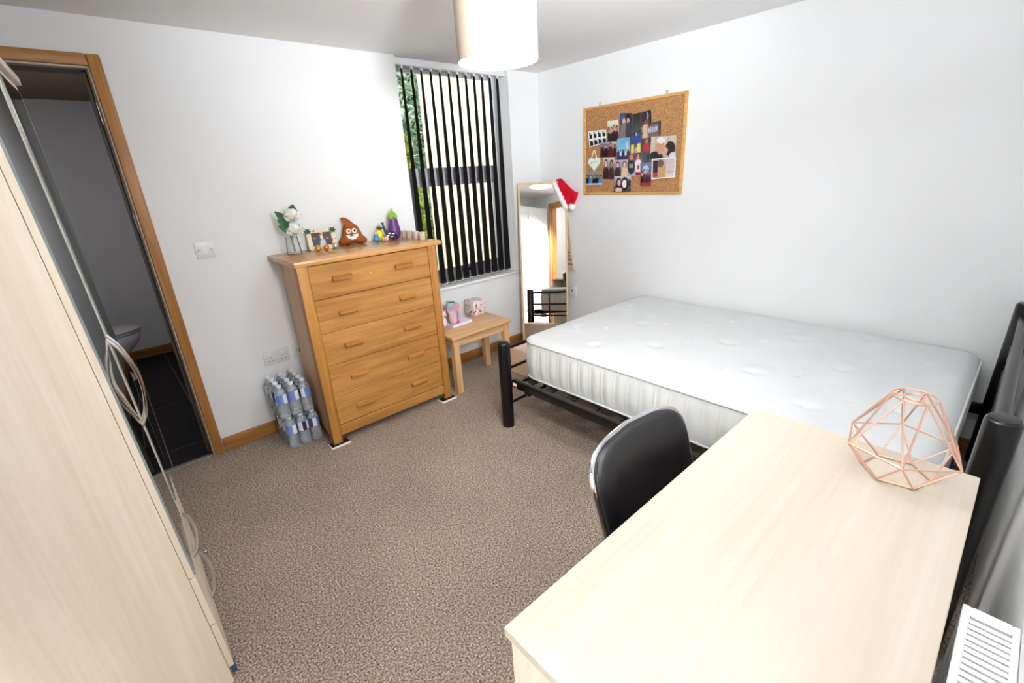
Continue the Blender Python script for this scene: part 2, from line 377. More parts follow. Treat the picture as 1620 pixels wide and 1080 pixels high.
def catmull(pts, k=6, closed=False):
    P = [Vector(p) for p in pts]; out = []; n = len(P)
    for i in range(n if closed else n - 1):
        if closed: a, b, c, d_ = P[i - 1], P[i], P[(i + 1) % n], P[(i + 2) % n]
        else: a, b, c, d_ = P[max(i - 1, 0)], P[i], P[i + 1], P[min(i + 2, n - 1)]
        for j in range(k):
            t = j / k
            out.append(0.5 * ((2 * b) + (c - a) * t + (2 * a - 5 * b + 4 * c - d_) * t * t + (3 * b - a - 3 * c + d_) * t ** 3))
    if not closed: out.append(P[-1])
    return out

# ------------------------------------------------------------------ room shell
H = 2.21; XW = -3.72; YS = -3.095
fl = struct('floor', MB().box(XW, 0, YS, 0.01, -0.05, 0.0), 'carpet', 'brown flecked carpet covering the bedroom floor')
struct('ceiling', MB().box(XW - 0.1, 0.1, YS - 0.1, 0.2, H, H + 0.1), 'ceiling', 'plain off-white ceiling')
wn = MB()
wn.box(XW - 0.1, -3.60, 0, 0.12, 0, H); wn.box(-3.60, -2.815, 0, 0.12, 2.015, H)
wn.box(-2.815, -2.0, 0, 0.12, 0, H); wn.box(-2.0, -1.285, 0, 0.25, 0, H)
wn.box(-1.285, -0.321, 0, 0.25, 0, 0.635); wn.box(-0.321, 0.1, 0, 0.25, 0, H)
struct('wall_north', wn, 'wall', 'white painted wall with doorway and window')
struct('wall_east', MB().box(0, 0.1, YS - 0.1, 0.0, 0, H), 'wall', 'white painted wall behind the bed and cork board')
ws = MB(); ws.box(-2.54, 0, YS - 0.1, YS, 0, H); ws.box(XW, -3.30, YS - 0.1, YS, 0, H); ws.box(-3.30, -2.54, YS - 0.1, YS, 2.0, H)
struct('wall_south', ws, 'wall', 'white wall behind the headboard and radiator')
struct('wall_west', MB().box(XW - 0.1, XW, YS - 0.1, 0.0, 0, H), 'wall', 'white wall behind the wardrobe')
# corridor beyond the entry doorway
cw = MB(); cw.box(-4.0, -2.2, -4.4, -4.3, 0, H); cw.box(-4.1, -4.0, -4.3, YS - 0.1, 0, H); cw.box(-2.2, -2.1, -4.3, YS - 0.1, 0, H)
struct('wall_corridor', cw, 'corridor', 'pale corridor wall beyond the entry doorway')
struct('ceiling_corridor', MB().box(-4.1, -2.1, -4.4, YS - 0.1, H, H + 0.1), 'ceiling')
struct('floor_corridor', MB().box(-4.1, -2.1, -4.4, YS, -0.05, -0.001), 'carpet')

def skirting(name, segs):
    mb = MB()
    for (x0, x1, y0, y1) in segs: mb.box(x0, x1, y0, y1, 0, 0.083, 0.004, 2)
    return struct(name, mb, 'pine_x' if abs(segs[0][1] - segs[0][0]) > abs(segs[0][3] - segs[0][2]) else 'pine_y', 'stained pine skirting board')
skirting('baseboard_north', [(-2.765, -0.016, -0.018, 0)])
skirting('baseboard_east', [(-0.018, 0, YS + 0.02, -0.02)])
skirting('baseboard_south', [(XW + 0.02, -3.36, YS, YS + 0.018)])
skirting('baseboard_west', [(XW, XW + 0.018, YS + 0.02, -0.02)])

# ensuite doorway trim (trim_1): architrave legs, head, lining, worn strip, threshold
t1 = thing('trim_1', 'stained pine door frame around the dark ensuite doorway', None, (-3.2, 0, 0), 0, None, 'structure')
L_ = lambda x: x + 3.2
MB().box(L_(-2.818), L_(-2.77), -0.02, 0, 0, 2.06, 0.006, 2).build('architrave_leg', 'pine', t1)
MB().box(L_(-3.645), L_(-3.597), -0.02, 0, 0, 2.06, 0.006, 2).build('architrave_leg', 'pine', t1)
MB().box(L_(-3.597), L_(-2.818), -0.02, 0, 2.012, 2.06, 0.006, 2).build('architrave_head', 'pine_x', t1)
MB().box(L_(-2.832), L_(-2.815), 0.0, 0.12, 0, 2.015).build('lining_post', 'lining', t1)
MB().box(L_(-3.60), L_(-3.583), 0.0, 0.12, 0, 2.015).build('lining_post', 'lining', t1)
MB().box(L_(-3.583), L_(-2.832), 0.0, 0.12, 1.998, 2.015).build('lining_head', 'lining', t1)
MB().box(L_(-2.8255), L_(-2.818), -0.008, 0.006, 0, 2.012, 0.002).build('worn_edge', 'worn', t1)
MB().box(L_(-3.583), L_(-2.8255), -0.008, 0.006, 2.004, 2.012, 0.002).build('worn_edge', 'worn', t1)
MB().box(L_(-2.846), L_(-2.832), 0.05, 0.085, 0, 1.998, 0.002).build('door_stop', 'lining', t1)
for z in (1.30, 0.25, 1.78):
    MB().box(L_(-2.834), L_(-2.826), 0.004, 0.03, z, z + 0.09, 0.001).build('hinge_leaf', 'steel', t1)
struct('trim_2', MB().box(-3.583, -2.832, -0.012, 0.022, 0.0, 0.006, 0.002), 'steel', 'thin metal threshold strip under the ensuite doorway')

# ensuite room
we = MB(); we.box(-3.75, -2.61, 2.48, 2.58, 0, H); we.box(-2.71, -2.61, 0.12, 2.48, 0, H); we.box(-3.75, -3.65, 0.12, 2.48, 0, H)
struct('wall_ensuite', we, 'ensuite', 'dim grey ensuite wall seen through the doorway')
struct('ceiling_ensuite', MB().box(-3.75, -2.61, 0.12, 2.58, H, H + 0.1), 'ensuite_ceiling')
fe = struct('floor_ensuite', MB().box(-3.65, -2.71, 0.01, 2.48, -0.05, -0.002), 'grout', 'dark grouted base of the ensuite floor')
proto = None
xs = [-3.65, -3.475, -3.25, -3.025, -2.80, -2.71]; ys = [0.022, 0.25, 0.63, 1.03, 1.44, 1.84, 2.24, 2.48]
cache = {}
for i in range(5):
    for j in range(7):
        key = (round(xs[i + 1] - xs[i], 3), round(ys[j + 1] - ys[j], 3)); g = 0.002
        if key not in cache:
            o = MB().box(g, key[0] - g, g, key[1] - g, -0.008, -0.0008, 0.0008).build('tile', 'tile', fe); cache[key] = o
        else:
            o = cache[key].copy(); COL.objects.link(o); o.parent = fe
        o.location = (xs[i], ys[j], 0)
eb = MB(); eb.box(-3.65, -2.71, 2.462, 2.48, 0, 0.085, 0.003); eb.box(-2.728, -2.71, 0.12, 2.46, 0, 0.085, 0.003)
struct('baseboard_ensuite', eb, 'pine_x', 'wooden skirting around the ensuite')

# entry doorway in the south wall with open six-panel door (seen in the mirror)
t3 = thing('trim_3', 'stained pine frame around the entry doorway behind the camera', None, (-2.9, YS, 0), 0, None, 'structure')
MB().box(-0.455, -0.395, 0, 0.02, 0, 2.06, 0.005, 2).build('architrave_leg', 'pine', t3)
MB().box(0.355, 0.415, 0, 0.02, 0, 2.06, 0.005, 2).build('architrave_leg', 'pine', t3)
MB().box(-0.395, 0.355, 0, 0.02, 1.995, 2.06, 0.005, 2).build('architrave_head', 'pine_x', t3)
MB().box(-0.40, -0.38, -0.1, 0, 0, 2.0).build('lining_post', 'pine', t3)
MB().box(0.34, 0.36, -0.1, 0, 0, 2.0).build('lining_post', 'pine', t3)
MB().box(-0.38, 0.34, -0.1, 0, 1.98, 2.0).build('lining_head', 'pine_x', t3)
d3 = thing('door_1', 'white six-panel door standing open beside the entry doorway', None, (-3.37, YS + 0.03, 0.006), 0, None, 'structure')
D = MB(); D.box(-0.035, -0.012, 0, 0.74, 0, 1.97, 0.002)
D.build('door_core', 'gloss_white', d3)
for (a, b) in ((0, 0.1), (0.325, 0.415), (0.64, 0.74)):
    MB().box(-0.012, 0.0, a, b, 0, 1.97, 0.002).build('door_stile', 'gloss_white', d3)
for (z0, z1) in ((0, 0.2), (0.82, 0.96), (1.52, 1.62), (1.87, 1.97)):
    for (a, b) in ((0.1, 0.325), (0.415, 0.64)): MB().box(-0.012, -0.0005, a, b, z0, z1, 0.002).build('door_rail', 'gloss_white', d3)
for (z0, z1) in ((0.2, 0.82), (0.96, 1.52), (1.62, 1.87)):
    for (a, b) in ((0.1, 0.325), (0.415, 0.64)):
        MB().box(-0.013, -0.004, a + 0.03, b - 0.03, z0 + 0.03, z1 - 0.03, 0.006, 2).build('door_panel', 'gloss_white', d3)
MB().cyl((0.0, 0.69, 1.0), (0.05, 0.69, 1.0), 0.009, 12).tube([(0.05, 0.69, 1.0), (0.052, 0.62, 1.0), (0.05, 0.58, 1.0)], 0.008, 10).build('door_handle', 'chrome', d3)

# ------------------------------------------------------------------ window, outside
wi = thing('window_1', 'white framed window with a transom behind the blind', None, (-0.803, 0.13, 0.66), 0, None, 'structure')
w2 = 0.482; hh = H - 0.66
MB().box(-w2, -w2 + 0.055, 0, 0.06, 0, hh, 0.004).build('frame_stile', 'upvc', wi)
MB().box(w2 - 0.055, w2, 0, 0.06, 0, hh, 0.004).build('frame_stile', 'upvc', wi)
MB().box(-w2 + 0.055, w2 - 0.055, 0, 0.06, hh - 0.055, hh, 0.004).build('frame_rail', 'upvc', wi)
MB().box(-w2 + 0.055, w2 - 0.055, 0, 0.06, 0.0, 0.055, 0.004).build('frame_rail', 'upvc', wi)
MB().box(-w2 + 0.055, w2 - 0.055, -0.004, 0.06, 0.775, 0.875, 0.004).build('transom', 'upvc', wi)
sa = MB(); x0, x1, z0, z1 = -w2 + 0.055, w2 - 0.055, 0.055, 0.775
sa.box(x0, x0 + 0.045, -0.01, 0.04, z0, z1, 0.004).box(x1 - 0.045, x1, -0.01, 0.04, z0, z1, 0.004)
sa.box(x0 + 0.045, x1 - 0.045, -0.01, 0.04, z0, z0 + 0.06, 0.004).box(x0 + 0.045, x1 - 0.045, -0.01, 0.04, z1 - 0.03, z1, 0.004)
sa.build('opening_sash', 'upvc', wi)
MB().box(-0.03, 0.09, -0.03, -0.012, 0.072, 0.09, 0.003).box(-0.02, 0.0, -0.02, 0.0, 0.065, 0.1, 0.003).build('window_handle', 'black_plastic', wi)
MB().box(x0 + 0.02, x1 - 0.02, 0.022, 0.03, 0.875, hh - 0.055).build('pane', 'glass', wi)
MB().box(x0 + 0.045, x1 - 0.045, 0.012, 0.02, z0 + 0.06, z1 - 0.03).build('pane', 'glass', wi)
MB().box(-w2 - 0.012, w2 + 0.012, -0.152, -0.13, -0.016, 0.006, 0.004, 2).box(-w2, w2, -0.13, 0.0, -0.025, 0.0055, 0.0).build('window_sill', 'gloss_white', wi)
struct('wall_outside', MB().box(-0.29, 3.2, 1.3, 1.33, -0.1, 3.4), 'render_wall', 'cream rendered wall of the building outside the window')
struct('ground', MB().box(-2.6, 5.0, 0.26, 7.0, -0.2, -0.1), 'soil', 'bare soil outside the window')
def shrub(name, label, loc, rx, ry, z0, z1, n, size, mat, seed):
    rnd = random.Random(seed); t = thing(name, label, 'shrub', loc)
    mb = MB(); bm = mb.bm
    for _ in range(n):
        a = rnd.uniform(0, 2 * PI); zz = rnd.random(); rr = math.sqrt(rnd.random()) * (0.55 + 0.45 * math.sin(PI * min(1, zz + 0.15))) * (0.85 + 0.3 * noise.noise((math.cos(a) * 2, math.sin(a) * 2, zz * 5 + seed)))
        c = Vector((rx * rr * math.cos(a), ry * rr * math.sin(a), z0 + (z1 - z0) * zz))
        q = Matrix.Rotation(rnd.uniform(0, 2 * PI), 3, 'Z') @ Matrix.Rotation(rnd.uniform(-1.0, 1.0), 3, 'X') @ Matrix.Rotation(rnd.uniform(-1, 1), 3, 'Y')
        s_ = size * rnd.uniform(0.6, 1.3)
        vs = [bm.verts.new(c + q @ Vector(p)) for p in ((0, -s_, 0), (s_ * 0.4, -s_ * 0.1, s_ * 0.12), (0, s_, 0), (-s_ * 0.4, -s_ * 0.1, s_ * 0.12))]
        bm.faces.new(vs)
    f = mb.build('foliage', mat, t); f['kind'] = 'stuff'
    st = MB()
    for k in range(5):
        a = k * 1.26; st.tube([(0.02 * math.cos(a), 0.02 * math.sin(a), -0.1), (0.1 * math.cos(a), 0.1 * math.sin(a), 0.6), (0.6 * rx * math.cos(a), 0.6 * ry * math.sin(a), z0 + 0.75 * (z1 - z0))], [0.03, 0.022, 0.006], 6)
    st.build('stem', 'bark', t); return t
shrub('shrub', 'tall blue-green shrub outside the window behind the leftmost slats', (0.45, 2.9, 0.0), 0.95, 0.6, 0.2, 4.2, 15000, 0.07, 'leaf_blue', 3)
shrub('shrub', 'low lime-green shrub outside the window behind the leftmost slats', (-0.32, 1.9, 0.0), 0.36, 0.35, 0.0, 1.9, 5000, 0.05, 'leaf_lime', 5)

# ------------------------------------------------------------------ vertical blind
bl = thing('vertical_blind', 'black vertical slat blind hanging in the window recess', 'blind', (-0.803, 0.04, 0.67))
MB().box(-0.472, 0.472, -0.02, 0.02, H - 0.67 - 0.045, H - 0.67 - 0.002, 0.004, 2).build('headrail', 'white', bl)
MB().box(-0.48, -0.472, -0.021, 0.021, H - 0.67 - 0.047, H - 0.67 - 0.002, 0.002).build('end_cap', 'offwhite', bl)
def slat_mesh(a_top, a_bot):
    mb = MB(); hw = 0.042
    def fn(u, v):
        z = 0.02 + (H - 0.67 - 0.05 - 0.02) * v; a = a_bot + (a_top - a_bot) * v
        taper = 1.0 if v < 0.985 else 0.55
        s_ = (u - 0.5) * 2 * hw * taper; bow = 0.002 * (1 - (2 * u - 1) ** 2)
        if v < 0.02: z -= 0.004 * (1 - (2 * u - 1) ** 2)
        return (s_ * math.cos(a) - bow * math.sin(a), s_ * math.sin(a) + bow * math.cos(a), z)
    mb.grid(fn, 4, 40); bmesh.ops.solidify(mb.bm, geom=list(mb.bm.faces), thickness=0.0012)
    return mb
slat0 = hang0 = weight0 = None
sx = [-1.22 + 0.0749 * k for k in range(12)]
for k, x in enumerate(sx):
    view = math.atan2(2.96, x + 3.007)
    at_, ab = view - 0.15 - 0.006 * k, view - 0.55 - 0.006 * k
    o = slat_mesh(at_, ab).build('slat', 'blind', bl); o.location = (x + 0.803, 0, 0)
    h = MB().box(-0.01, 0.01, -0.003, 0.003, H - 0.67 - 0.062, H - 0.67 - 0.045).build('hanger', 'white', o) if hang0 is None else hang0.copy()
    if hang0 is None: hang0 = h
    else: COL.objects.link(h); h.parent = o
    w = MB().box(-0.043, 0.043, -0.0022, 0.0022, 0.014, 0.034, 0.001, 1, Matrix.Rotation(ab, 4, 'Z')).build('bottom_weight', 'blind', o)
ch = MB()
for k in range(11):
    for sgn in (-1, 1):
        v0 = math.atan2(2.96, sx[k] + 3.007) - 0.55 - 0.006 * k
        p = Vector((sx[k] + 0.803 + sgn * 0.041 * math.cos(v0), sgn * 0.041 * math.sin(v0), 0.022)); q = p + Vector((0.0749, 0, 0))
        ch.tube([p, p * 0.5 + q * 0.5 + Vector((0, 0, -0.012)), q], 0.0022, 5)
ch.build('link_chain', 'white', bl)

# ------------------------------------------------------------------ bed and mattress
bed = thing('bed_frame', 'black metal double bed frame with round posts', 'bed', (-0.72, -2.03, 0))
bx, by = lambda x: x + 0.72, lambda y: y + 2.03
def post(x, y, h, r=0.037):
    p = MB().lathe([(0, 0), (r, 0), (r, h - 0.012), (r - 0.001, h - 0.004), (r - 0.006, h), (0, h)], (bx(x), by(y), 0), 28).build('post', 'black_metal', bed)
    MB().lathe([(r - 0.004, h - 0.002), (r - 0.006, h + 0.003), (r * 0.5, h + 0.005), (0, h + 0.005)], (bx(x), by(y), 0), 28).build('post_cap', 'black_plastic', p)
XN, XF, YF, YH = -1.405, -0.065, -1.04, -3.02
post(XN, YF, 0.543); post(XF, YF, 0.512); post(XN, YH, 0.812); post(XF, YH, 0.81)
for z, r in ((0.505, 0.011), (0.375, 0.009), (0.25, 0.009), (0.145, 0.009)):
    MB().cyl((bx(XN), by(YF), z), (bx(XF), by(YF), z), r, 12).build('foot_rail', 'black_metal', bed)
for x in (-1.08, -0.74, -0.4):
    MB().cyl((bx(x), by(YF), 0.145), (bx(x), by(YF), 0.505), 0.006, 10).build('foot_spindle', 'black_metal', bed)
for z, r in ((0.755, 0.016), (0.62, 0.012), (0.50, 0.012), (0.30, 0.012)):
    MB().cyl((bx(XN), by(YH), z), (bx(XF), by(YH), z), r, 14).build('head_rail', 'black_metal', bed)
for x in (-1.08, -0.74, -0.4):
    MB().cyl((bx(x), by(YH), 0.3), (bx(x), by(YH), 0.755), 0.007, 10).build('head_spindle', 'black_metal', bed)
for x in (XN + 0.02, XF - 0.03):
    MB().box(bx(x), bx(x + 0.035), by(YH + 0.03), by(YF - 0.03), 0.262, 0.312, 0.005, 2).build('side_rail', 'black_metal', bed)
for k in range(12):
    y = -1.16 - 0.155 * k
    MB().box(bx(XN + 0.05), bx(XF - 0.03), by(y - 0.03), by(y + 0.03), 0.288, 0.298, 0.002).build('slat', 'black_metal', bed)
MB().box(bx(-1.36), bx(-1.30), by(-1.19), by(-1.15), 0.225, 0.262, 0.003).build('bracket', 'black_metal', bed)
for x in (-0.74,):
    MB().box(bx(x - 0.02), bx(x + 0.02), by(YH + 0.03), by(YF - 0.02), 0.25, 0.287, 0.004).build('centre_rail', 'black_metal', bed)
for y in (-1.6, -2.45):
    MB().cyl((bx(-0.74), by(y), 0), (bx(-0.74), by(y), 0.25), 0.016, 14).build('centre_leg', 'black_metal', bed)
tg = MB().box(bx(-1.388), bx(-1.387), by(-1.115), by(-1.083), 0.274, 0.298).build('care_tag', 'tag_white', bed)
MB().box(bx(-1.3885), bx(-1.388), by(-1.115), by(-1.083), 0.267, 0.281).build('red_band', 'tag_red', tg)

mt = thing('mattress', 'bare white tufted mattress lying on the black bed frame', 'mattress', (-0.65, -1.995, 0.30))
MX, MY, RC = 0.632, 0.94, 0.10; MTOP = 0.24; MBOT = 0.0
def rr(u, v, sc=1.0):
    """square (-1..1) to rounded rectangle of half sizes MX, MY"""
    x, y = u * MX, v * MY
    ax, ay = abs(x) - (MX - RC), abs(y) - (MY - RC)
    if ax > 0 and ay > 0:
        a, b = ax / RC, ay / RC
        nx, ny = a * math.sqrt(max(0, 1 - b * b / 2)), b * math.sqrt(max(0, 1 - a * a / 2))
        x = math.copysign(MX - RC + nx * RC, x); y = math.copysign(MY - RC + ny * RC, y)
    return x, y
tufts = []
for rows, xs_ in (((-1.2, -1.735, -2.25, -2.76), (-0.925, -0.35)), ((-1.47, -2.0, -2.52), (-1.1, -0.64, -0.15))):
    for y in rows:
        for x in xs_: tufts.append((x + 0.65 + random.uniform(-.015, .015), y + 1.995))
NU, NV = 190, 280
def top(u, v):
    # denser toward the edges
    f = lambda t: math.sin((t - 0.5) * PI * 0.92) / math.sin(0.46 * PI)
    U, V = f(u), f(v); x, y = rr(U, V)
    e = max(abs(U), abs(V)); dx = min((1 - abs(U)) * MX, (1 - abs(V)) * MY)
    z = MTOP + 0.012 - 0.03 * max(0, 1 - dx / 0.06) ** 2.2
    for tx, ty in tufts:
        q = (x - tx) ** 2 + (y - ty) ** 2
        if q < 0.03: z -= 0.017 * math.exp(-q / (2 * 0.024 ** 2)) - 0.007 * math.exp(-q / (2 * 0.06 ** 2))
    z += 0.003 * noise.noise((x * 5, y * 5, 1.3))
    return (x, y, z)
MB().grid(top, NU, NV).build('top_panel', 'tick_top', mt, 60)
def border_loop(n=420):
    pts = []; per = []
    segs = [((-MX, -MY + RC), (-MX, MY - RC)), ((-MX + RC, MY), (MX - RC, MY)), ((MX, MY - RC), (MX, -MY + RC)), ((MX - RC, -MY), (-MX + RC, -MY))]
    cs = [((-MX + RC, MY - RC), PI), ((MX - RC, MY - RC), PI / 2), ((MX - RC, -MY + RC), 0), ((-MX + RC, -MY + RC), -PI / 2)]
    for (a, b), (c, th) in zip(segs, cs):
        ln = math.hypot(b[0] - a[0], b[1] - a[1]); k = int(ln / 0.005)
        for i in range(k): t = i / k; pts.append((a[0] + (b[0] - a[0]) * t, a[1] + (b[1] - a[1]) * t))
        for i in range(24): q = th - (PI / 2) * i / 24; pts.append((c[0] + RC * math.cos(q), c[1] + RC * math.sin(q)))
    return pts
loop = border_loop(); NL = len(loop)
sb = MB(); rings = []; s_acc = 0; arc = [0]
for i in range(1, NL): arc.append(arc[-1] + math.hypot(loop[i][0] - loop[i - 1][0], loop[i][1] - loop[i - 1][1]))
for kz in range(15):
    t = kz / 14; z = MBOT + 0.008 + (MTOP - 0.022) * t; ring = []
    for i, (x, y) in enumerate(loop):
        a, b = loop[i - 1], loop[(i + 1) % NL]; tx, ty = b[0] - a[0], b[1] - a[1]; l = math.hypot(tx, ty); nx, ny = -ty / l, tx / l
        ph = (arc[i] % 0.076) / 0.076; d_ = (0.0045 * math.exp(-((ph - 0.5) / 0.05) ** 2) + 0.003 * math.cos(2 * PI * ph)) * min(1, 6 * t, 6 * (1 - t)) + 0.010 * math.sin(PI * t)
        d_ += 0.0025 * noise.noise((x * 14, y * 14, z * 18))
        ring.append((x + nx * d_, y + ny * d_, z))
    rings.append(ring)
sb.loft(rings, caps=False); sb.build('border', 'tick_side', mt, 70)
MB().loft([[(x, y, 0.006) for x, y in loop], [(x * 0.999, y * 0.999, 0.0) for x, y in loop]]).build('underside', 'tick_side', mt)
for z in (MTOP - 0.01, 0.008):
    MB().tube([(x * 1.002, y * 1.002, z) for x, y in loop], 0.0045, 6, True).build('piping', 'tape' if z > 0.1 else 'tick_top', mt)
for i, (tx, ty) in enumerate(tufts):
    MB().ball((tx, ty, MTOP - 0.003), (0.012, 0.012, 0.005), 10, 6).build('tuft', 'felt_white', mt)
rnd = random.Random(4)
for i in range(17):
    tx, ty = tufts[i % len(tufts)]; x, y = tx + 0.11 + rnd.uniform(-.05, .03), ty - 0.13 + rnd.uniform(-.03, .03)
    if abs(x) > MX - 0.06 or abs(y) > MY - 0.1: continue
    mb = MB(); a = rnd.uniform(-.5, .5)
    for q in range(3):
        mb.tube([(x + math.cos(a) * 0.03 * (t - 0.5) + 0.01 * q, y + math.sin(a) * 0.03 * (t - .5) + 0.012 * math.sin(t * 9 + q), MTOP + 0.012) for t in [k / 6 for k in range(7)]], 0.0013, 4)
    mb.build('stitched_motif', 'motif' if i % 3 else 'motif_pink', mt)

# ------------------------------------------------------------------ wardrobe (leans and racks slightly)
wd = thing('wardrobe', 'pale maple wardrobe with mirrored doors and two drawers', 'wardrobe', (-3.039, -1.575, 0))
def wwarp(v):
    t = v.y / 0.775
    return Vector((v.x + 0.006 * t - (0.033 - 0.0205 * t) * v.z, v.y, v.z))
def wp(mb, name, mat, parent=wd): return mb.build(name, mat, parent, 35, wwarp)
wp(MB().box(-0.56, -0.0165, 0.0, 0.018, 0.0, 1.80, 0.001), 'side_panel', 'maple_z')
wp(MB().box(-0.56, -0.0165, 0.757, 0.775, 0.0, 1.80, 0.001), 'side_panel', 'maple_z')
wp(MB().box(-0.56, -0.55, 0.018, 0.757, 0.05, 1.80), 'back_panel', 'maple_z')
wp(MB().box(-0.55, -0.02, 0.018, 0.757, 0.06, 0.078), 'base_board', 'maple_z')
wp(MB().box(-0.565, 0.012, -0.008, 0.783, 1.80, 1.825, 0.003, 2), 'top_board', 'maple_z')
wp(MB().box(-0.05, -0.035, 0.018, 0.757, 0.0, 0.06), 'plinth', 'maple_z')
for (z0, z1) in ((0.064, 0.246), (0.25, 0.434)):
    dr = wp(MB().box(-0.0155, 0.0, 0.0, 0.775, z0, z1, 0.0015), 'drawer', 'maple_z')
    zc = (z0 + z1) / 2
    wp(MB().tube(catmull([(0.0, 0.23, zc), (0.016, 0.27, zc), (0.026, 0.37, zc), (0.016, 0.47, zc), (0.0, 0.51, zc)], 6), 0.006, 8), 'handle', 'steel', dr)
for (y0, y1, ma, mb_, yh) in ((0.0, 0.385, 0.001, 0.335, 0.362), (0.389, 0.775, 0.445, 0.74, 0.412)):
    do = wp(MB().box(-0.0155, 0.0, y0, y1, 0.438, 1.797, 0.0015), 'door', 'maple_z')
    wp(MB().box(0.0, 0.004, ma, mb_, 0.445, 1.775, 0.0008), 'mirror_panel', 'door_mirror', do)
    e = MB(); e.box(0.0, 0.0042, ma - 0.0015, ma, 0.445, 1.775).box(0.0, 0.0042, mb_, mb_ + 0.0015, 0.445, 1.775).box(0.0, 0.0042, ma, mb_, 1.775, 1.7765)
    wp(e, 'glass_edge', 'glass_edge', do)
    wp(MB().tube(catmull([(0.0, yh, 0.782), (0.024, yh, 0.83), (0.039, yh, 0.93), (0.024, yh, 1.03), (0.0, yh, 1.08)], 8), 0.0042, 8), 'handle', 'chrome', do)
wp(MB().box(-0.012, 0.002, 0.003, 0.028, 0.03, 0.058, 0.002), 'corner_glide', 'blue_glide')
# tiny bead standing in for a shiny spot at the drawer handles
tag(MB().ball((-3.016, -0.87, 0.008), 0.008, 12, 8).build('bead', 'shell'), 'tiny shiny bead standing in for a shiny spot at the wardrobe drawer handles', 'bead')

# ------------------------------------------------------------------ desk, chair, lampshade
dk = thing('desk', 'pale maple desk in front of the radiator', 'desk', (-2.135, -2.754, 0))
MB().box(-0.528, 0.527, -0.254, 0.255, 0.714, 0.735, 0.0015, 1).build('desktop', 'maple_x', dk)
MB().box(-0.52, -0.50, -0.244, 0.247, 0.0, 0.714, 0.001).build('end_panel', 'maple_z', dk)
MB().box(0.50, 0.52, -0.244, 0.247, 0.0, 0.714, 0.001).build('end_panel', 'maple_z', dk)
MB().box(-0.50, 0.50, -0.20, -0.185, 0.30, 0.714, 0.001).build('modesty_panel', 'maple_x', dk)

chr_ = thing('chair', 'black padded chair with chrome rim pushed under the desk', 'chair', (-2.075, -2.62, 0))
def back_outline(k=1.0):
    w, h = 0.212 * k, 0.175 * k
    pts = []
    for i in range(48):
        a = 2 * PI * i / 48; c, s_ = math.cos(a), math.sin(a)
        x = math.copysign(abs(c) ** 0.32, c) * w; z = math.copysign(abs(s_) ** 0.32, s_) * h
        if z > 0: z += 0.016 * (1 - (x / w) ** 2)
        x *= 1.0 - 0.05 * (1 - (z + h) / (2 * h))
        pts.append((x, z))
    return pts
BT = Matrix.Translation((0.0, 0.19, 0.645)) @ Matrix.Rotation(math.radians(-17), 4, 'X')
def bk(x, y, z): return tuple(BT @ Vector((x, y - 0.035 * (1 - (x / 0.21) ** 2) * -1, z)))
pad = MB(); rings = []
for k, dy in ((0.90, 0.018), (0.965, 0.012), (0.985, 0.0), (0.965, -0.014), (0.90, -0.024), (0.7, -0.029), (0.4, -0.031), (0.1, -0.032)):
    rings.append([bk(x, dy, z) for x, z in back_outline(k)])
pad.loft(rings); pad.build('backrest', 'leather', chr_, 50)
MB().tube([bk(x, 0.004, z) for x, z in back_outline(1.0)], 0.0075, 10, True).build('backrest_rim', 'chrome', chr_)
sh = MB(); sh.loft([[bk(x, 0.016, z) for x, z in back_outline(0.95)], [bk(x, 0.022, z) for x, z in back_outline(0.93)]]).build('back_shell', 'black_plastic', chr_)
st = MB(); rings = []
for k, z in ((0.94, 0.425), (1.0, 0.44), (1.0, 0.458), (0.93, 0.474), (0.6, 0.482), (0.2, 0.484)):
    ring = []
    for i in range(40):
        a = 2 * PI * i / 40; c, s_ = math.cos(a), math.sin(a)
        ring.append((math.copysign(abs(c) ** 0.5, c) * 0.215 * k, -0.03 + math.copysign(abs(s_) ** 0.5, s_) * 0.2 * k, z))
    rings.append(ring)
st.loft(rings); st.build('seat', 'leather', chr_, 50)
for sx_ in (-1, 1):
    MB().tube(catmull([(sx_ * 0.20, -0.22, 0.0), (sx_ * 0.185, -0.19, 0.38), (sx_ * 0.17, -0.15, 0.425)], 6), 0.011, 10).build('leg', 'chrome', chr_)
    MB().tube(catmull([(sx_ * 0.20, 0.2, 0.0), (sx_ * 0.185, 0.15, 0.40), (sx_ * 0.17, 0.1, 0.425)], 6), 0.011, 10).build('leg', 'chrome', chr_)
    MB().tube(catmull([(sx_ * 0.15, 0.08, 0.42), (sx_ * 0.15, 0.185, 0.45), (sx_ * 0.15, 0.20, 0.58), (sx_ * 0.15, 0.226, 0.66)], 6), 0.009, 10).build('back_stay', 'chrome', chr_)

ls = thing('wire_lampshade', 'rose copper wire geometric lampshade standing on the desk', 'lampshade', (-1.714, -2.865, 0.735))
def hexa(r, z, a0): return [Vector((r * math.cos(a0 + k * PI / 3), r * math.sin(a0 + k * PI / 3), z)) for k in range(6)]
a_low = math.atan2(-2.80 + 2.865, -1.725 + 1.714)
low = hexa(0.067, 0.0035, a_low); mid = hexa(0.116, 0.078, a_low + PI / 6); tp = hexa(0.041, 0.206, a_low + PI / 6)
wr = 0.0023
def wires(name, pairs):
    for p, q in pairs: MB().tube([p, q], wr, 8).build(name, 'copper', ls)
wires('bottom_bar', [(low[k], low[(k + 1) % 6]) for k in range(6)])
wires('waist_bar', [(mid[k], mid[(k + 1) % 6]) for k in range(6)])
wires('lower_strut', [(mid[k], low[k]) for k in range(6)] + [(mid[k], low[(k + 1) % 6]) for k in range(6)])
tj = hexa(0.041, 0.206, a_low)
wires('upper_strut', [(mid[k], tj[k]) for k in range(6)] + [(mid[k], tj[(k + 1) % 6]) for k in range(6)])
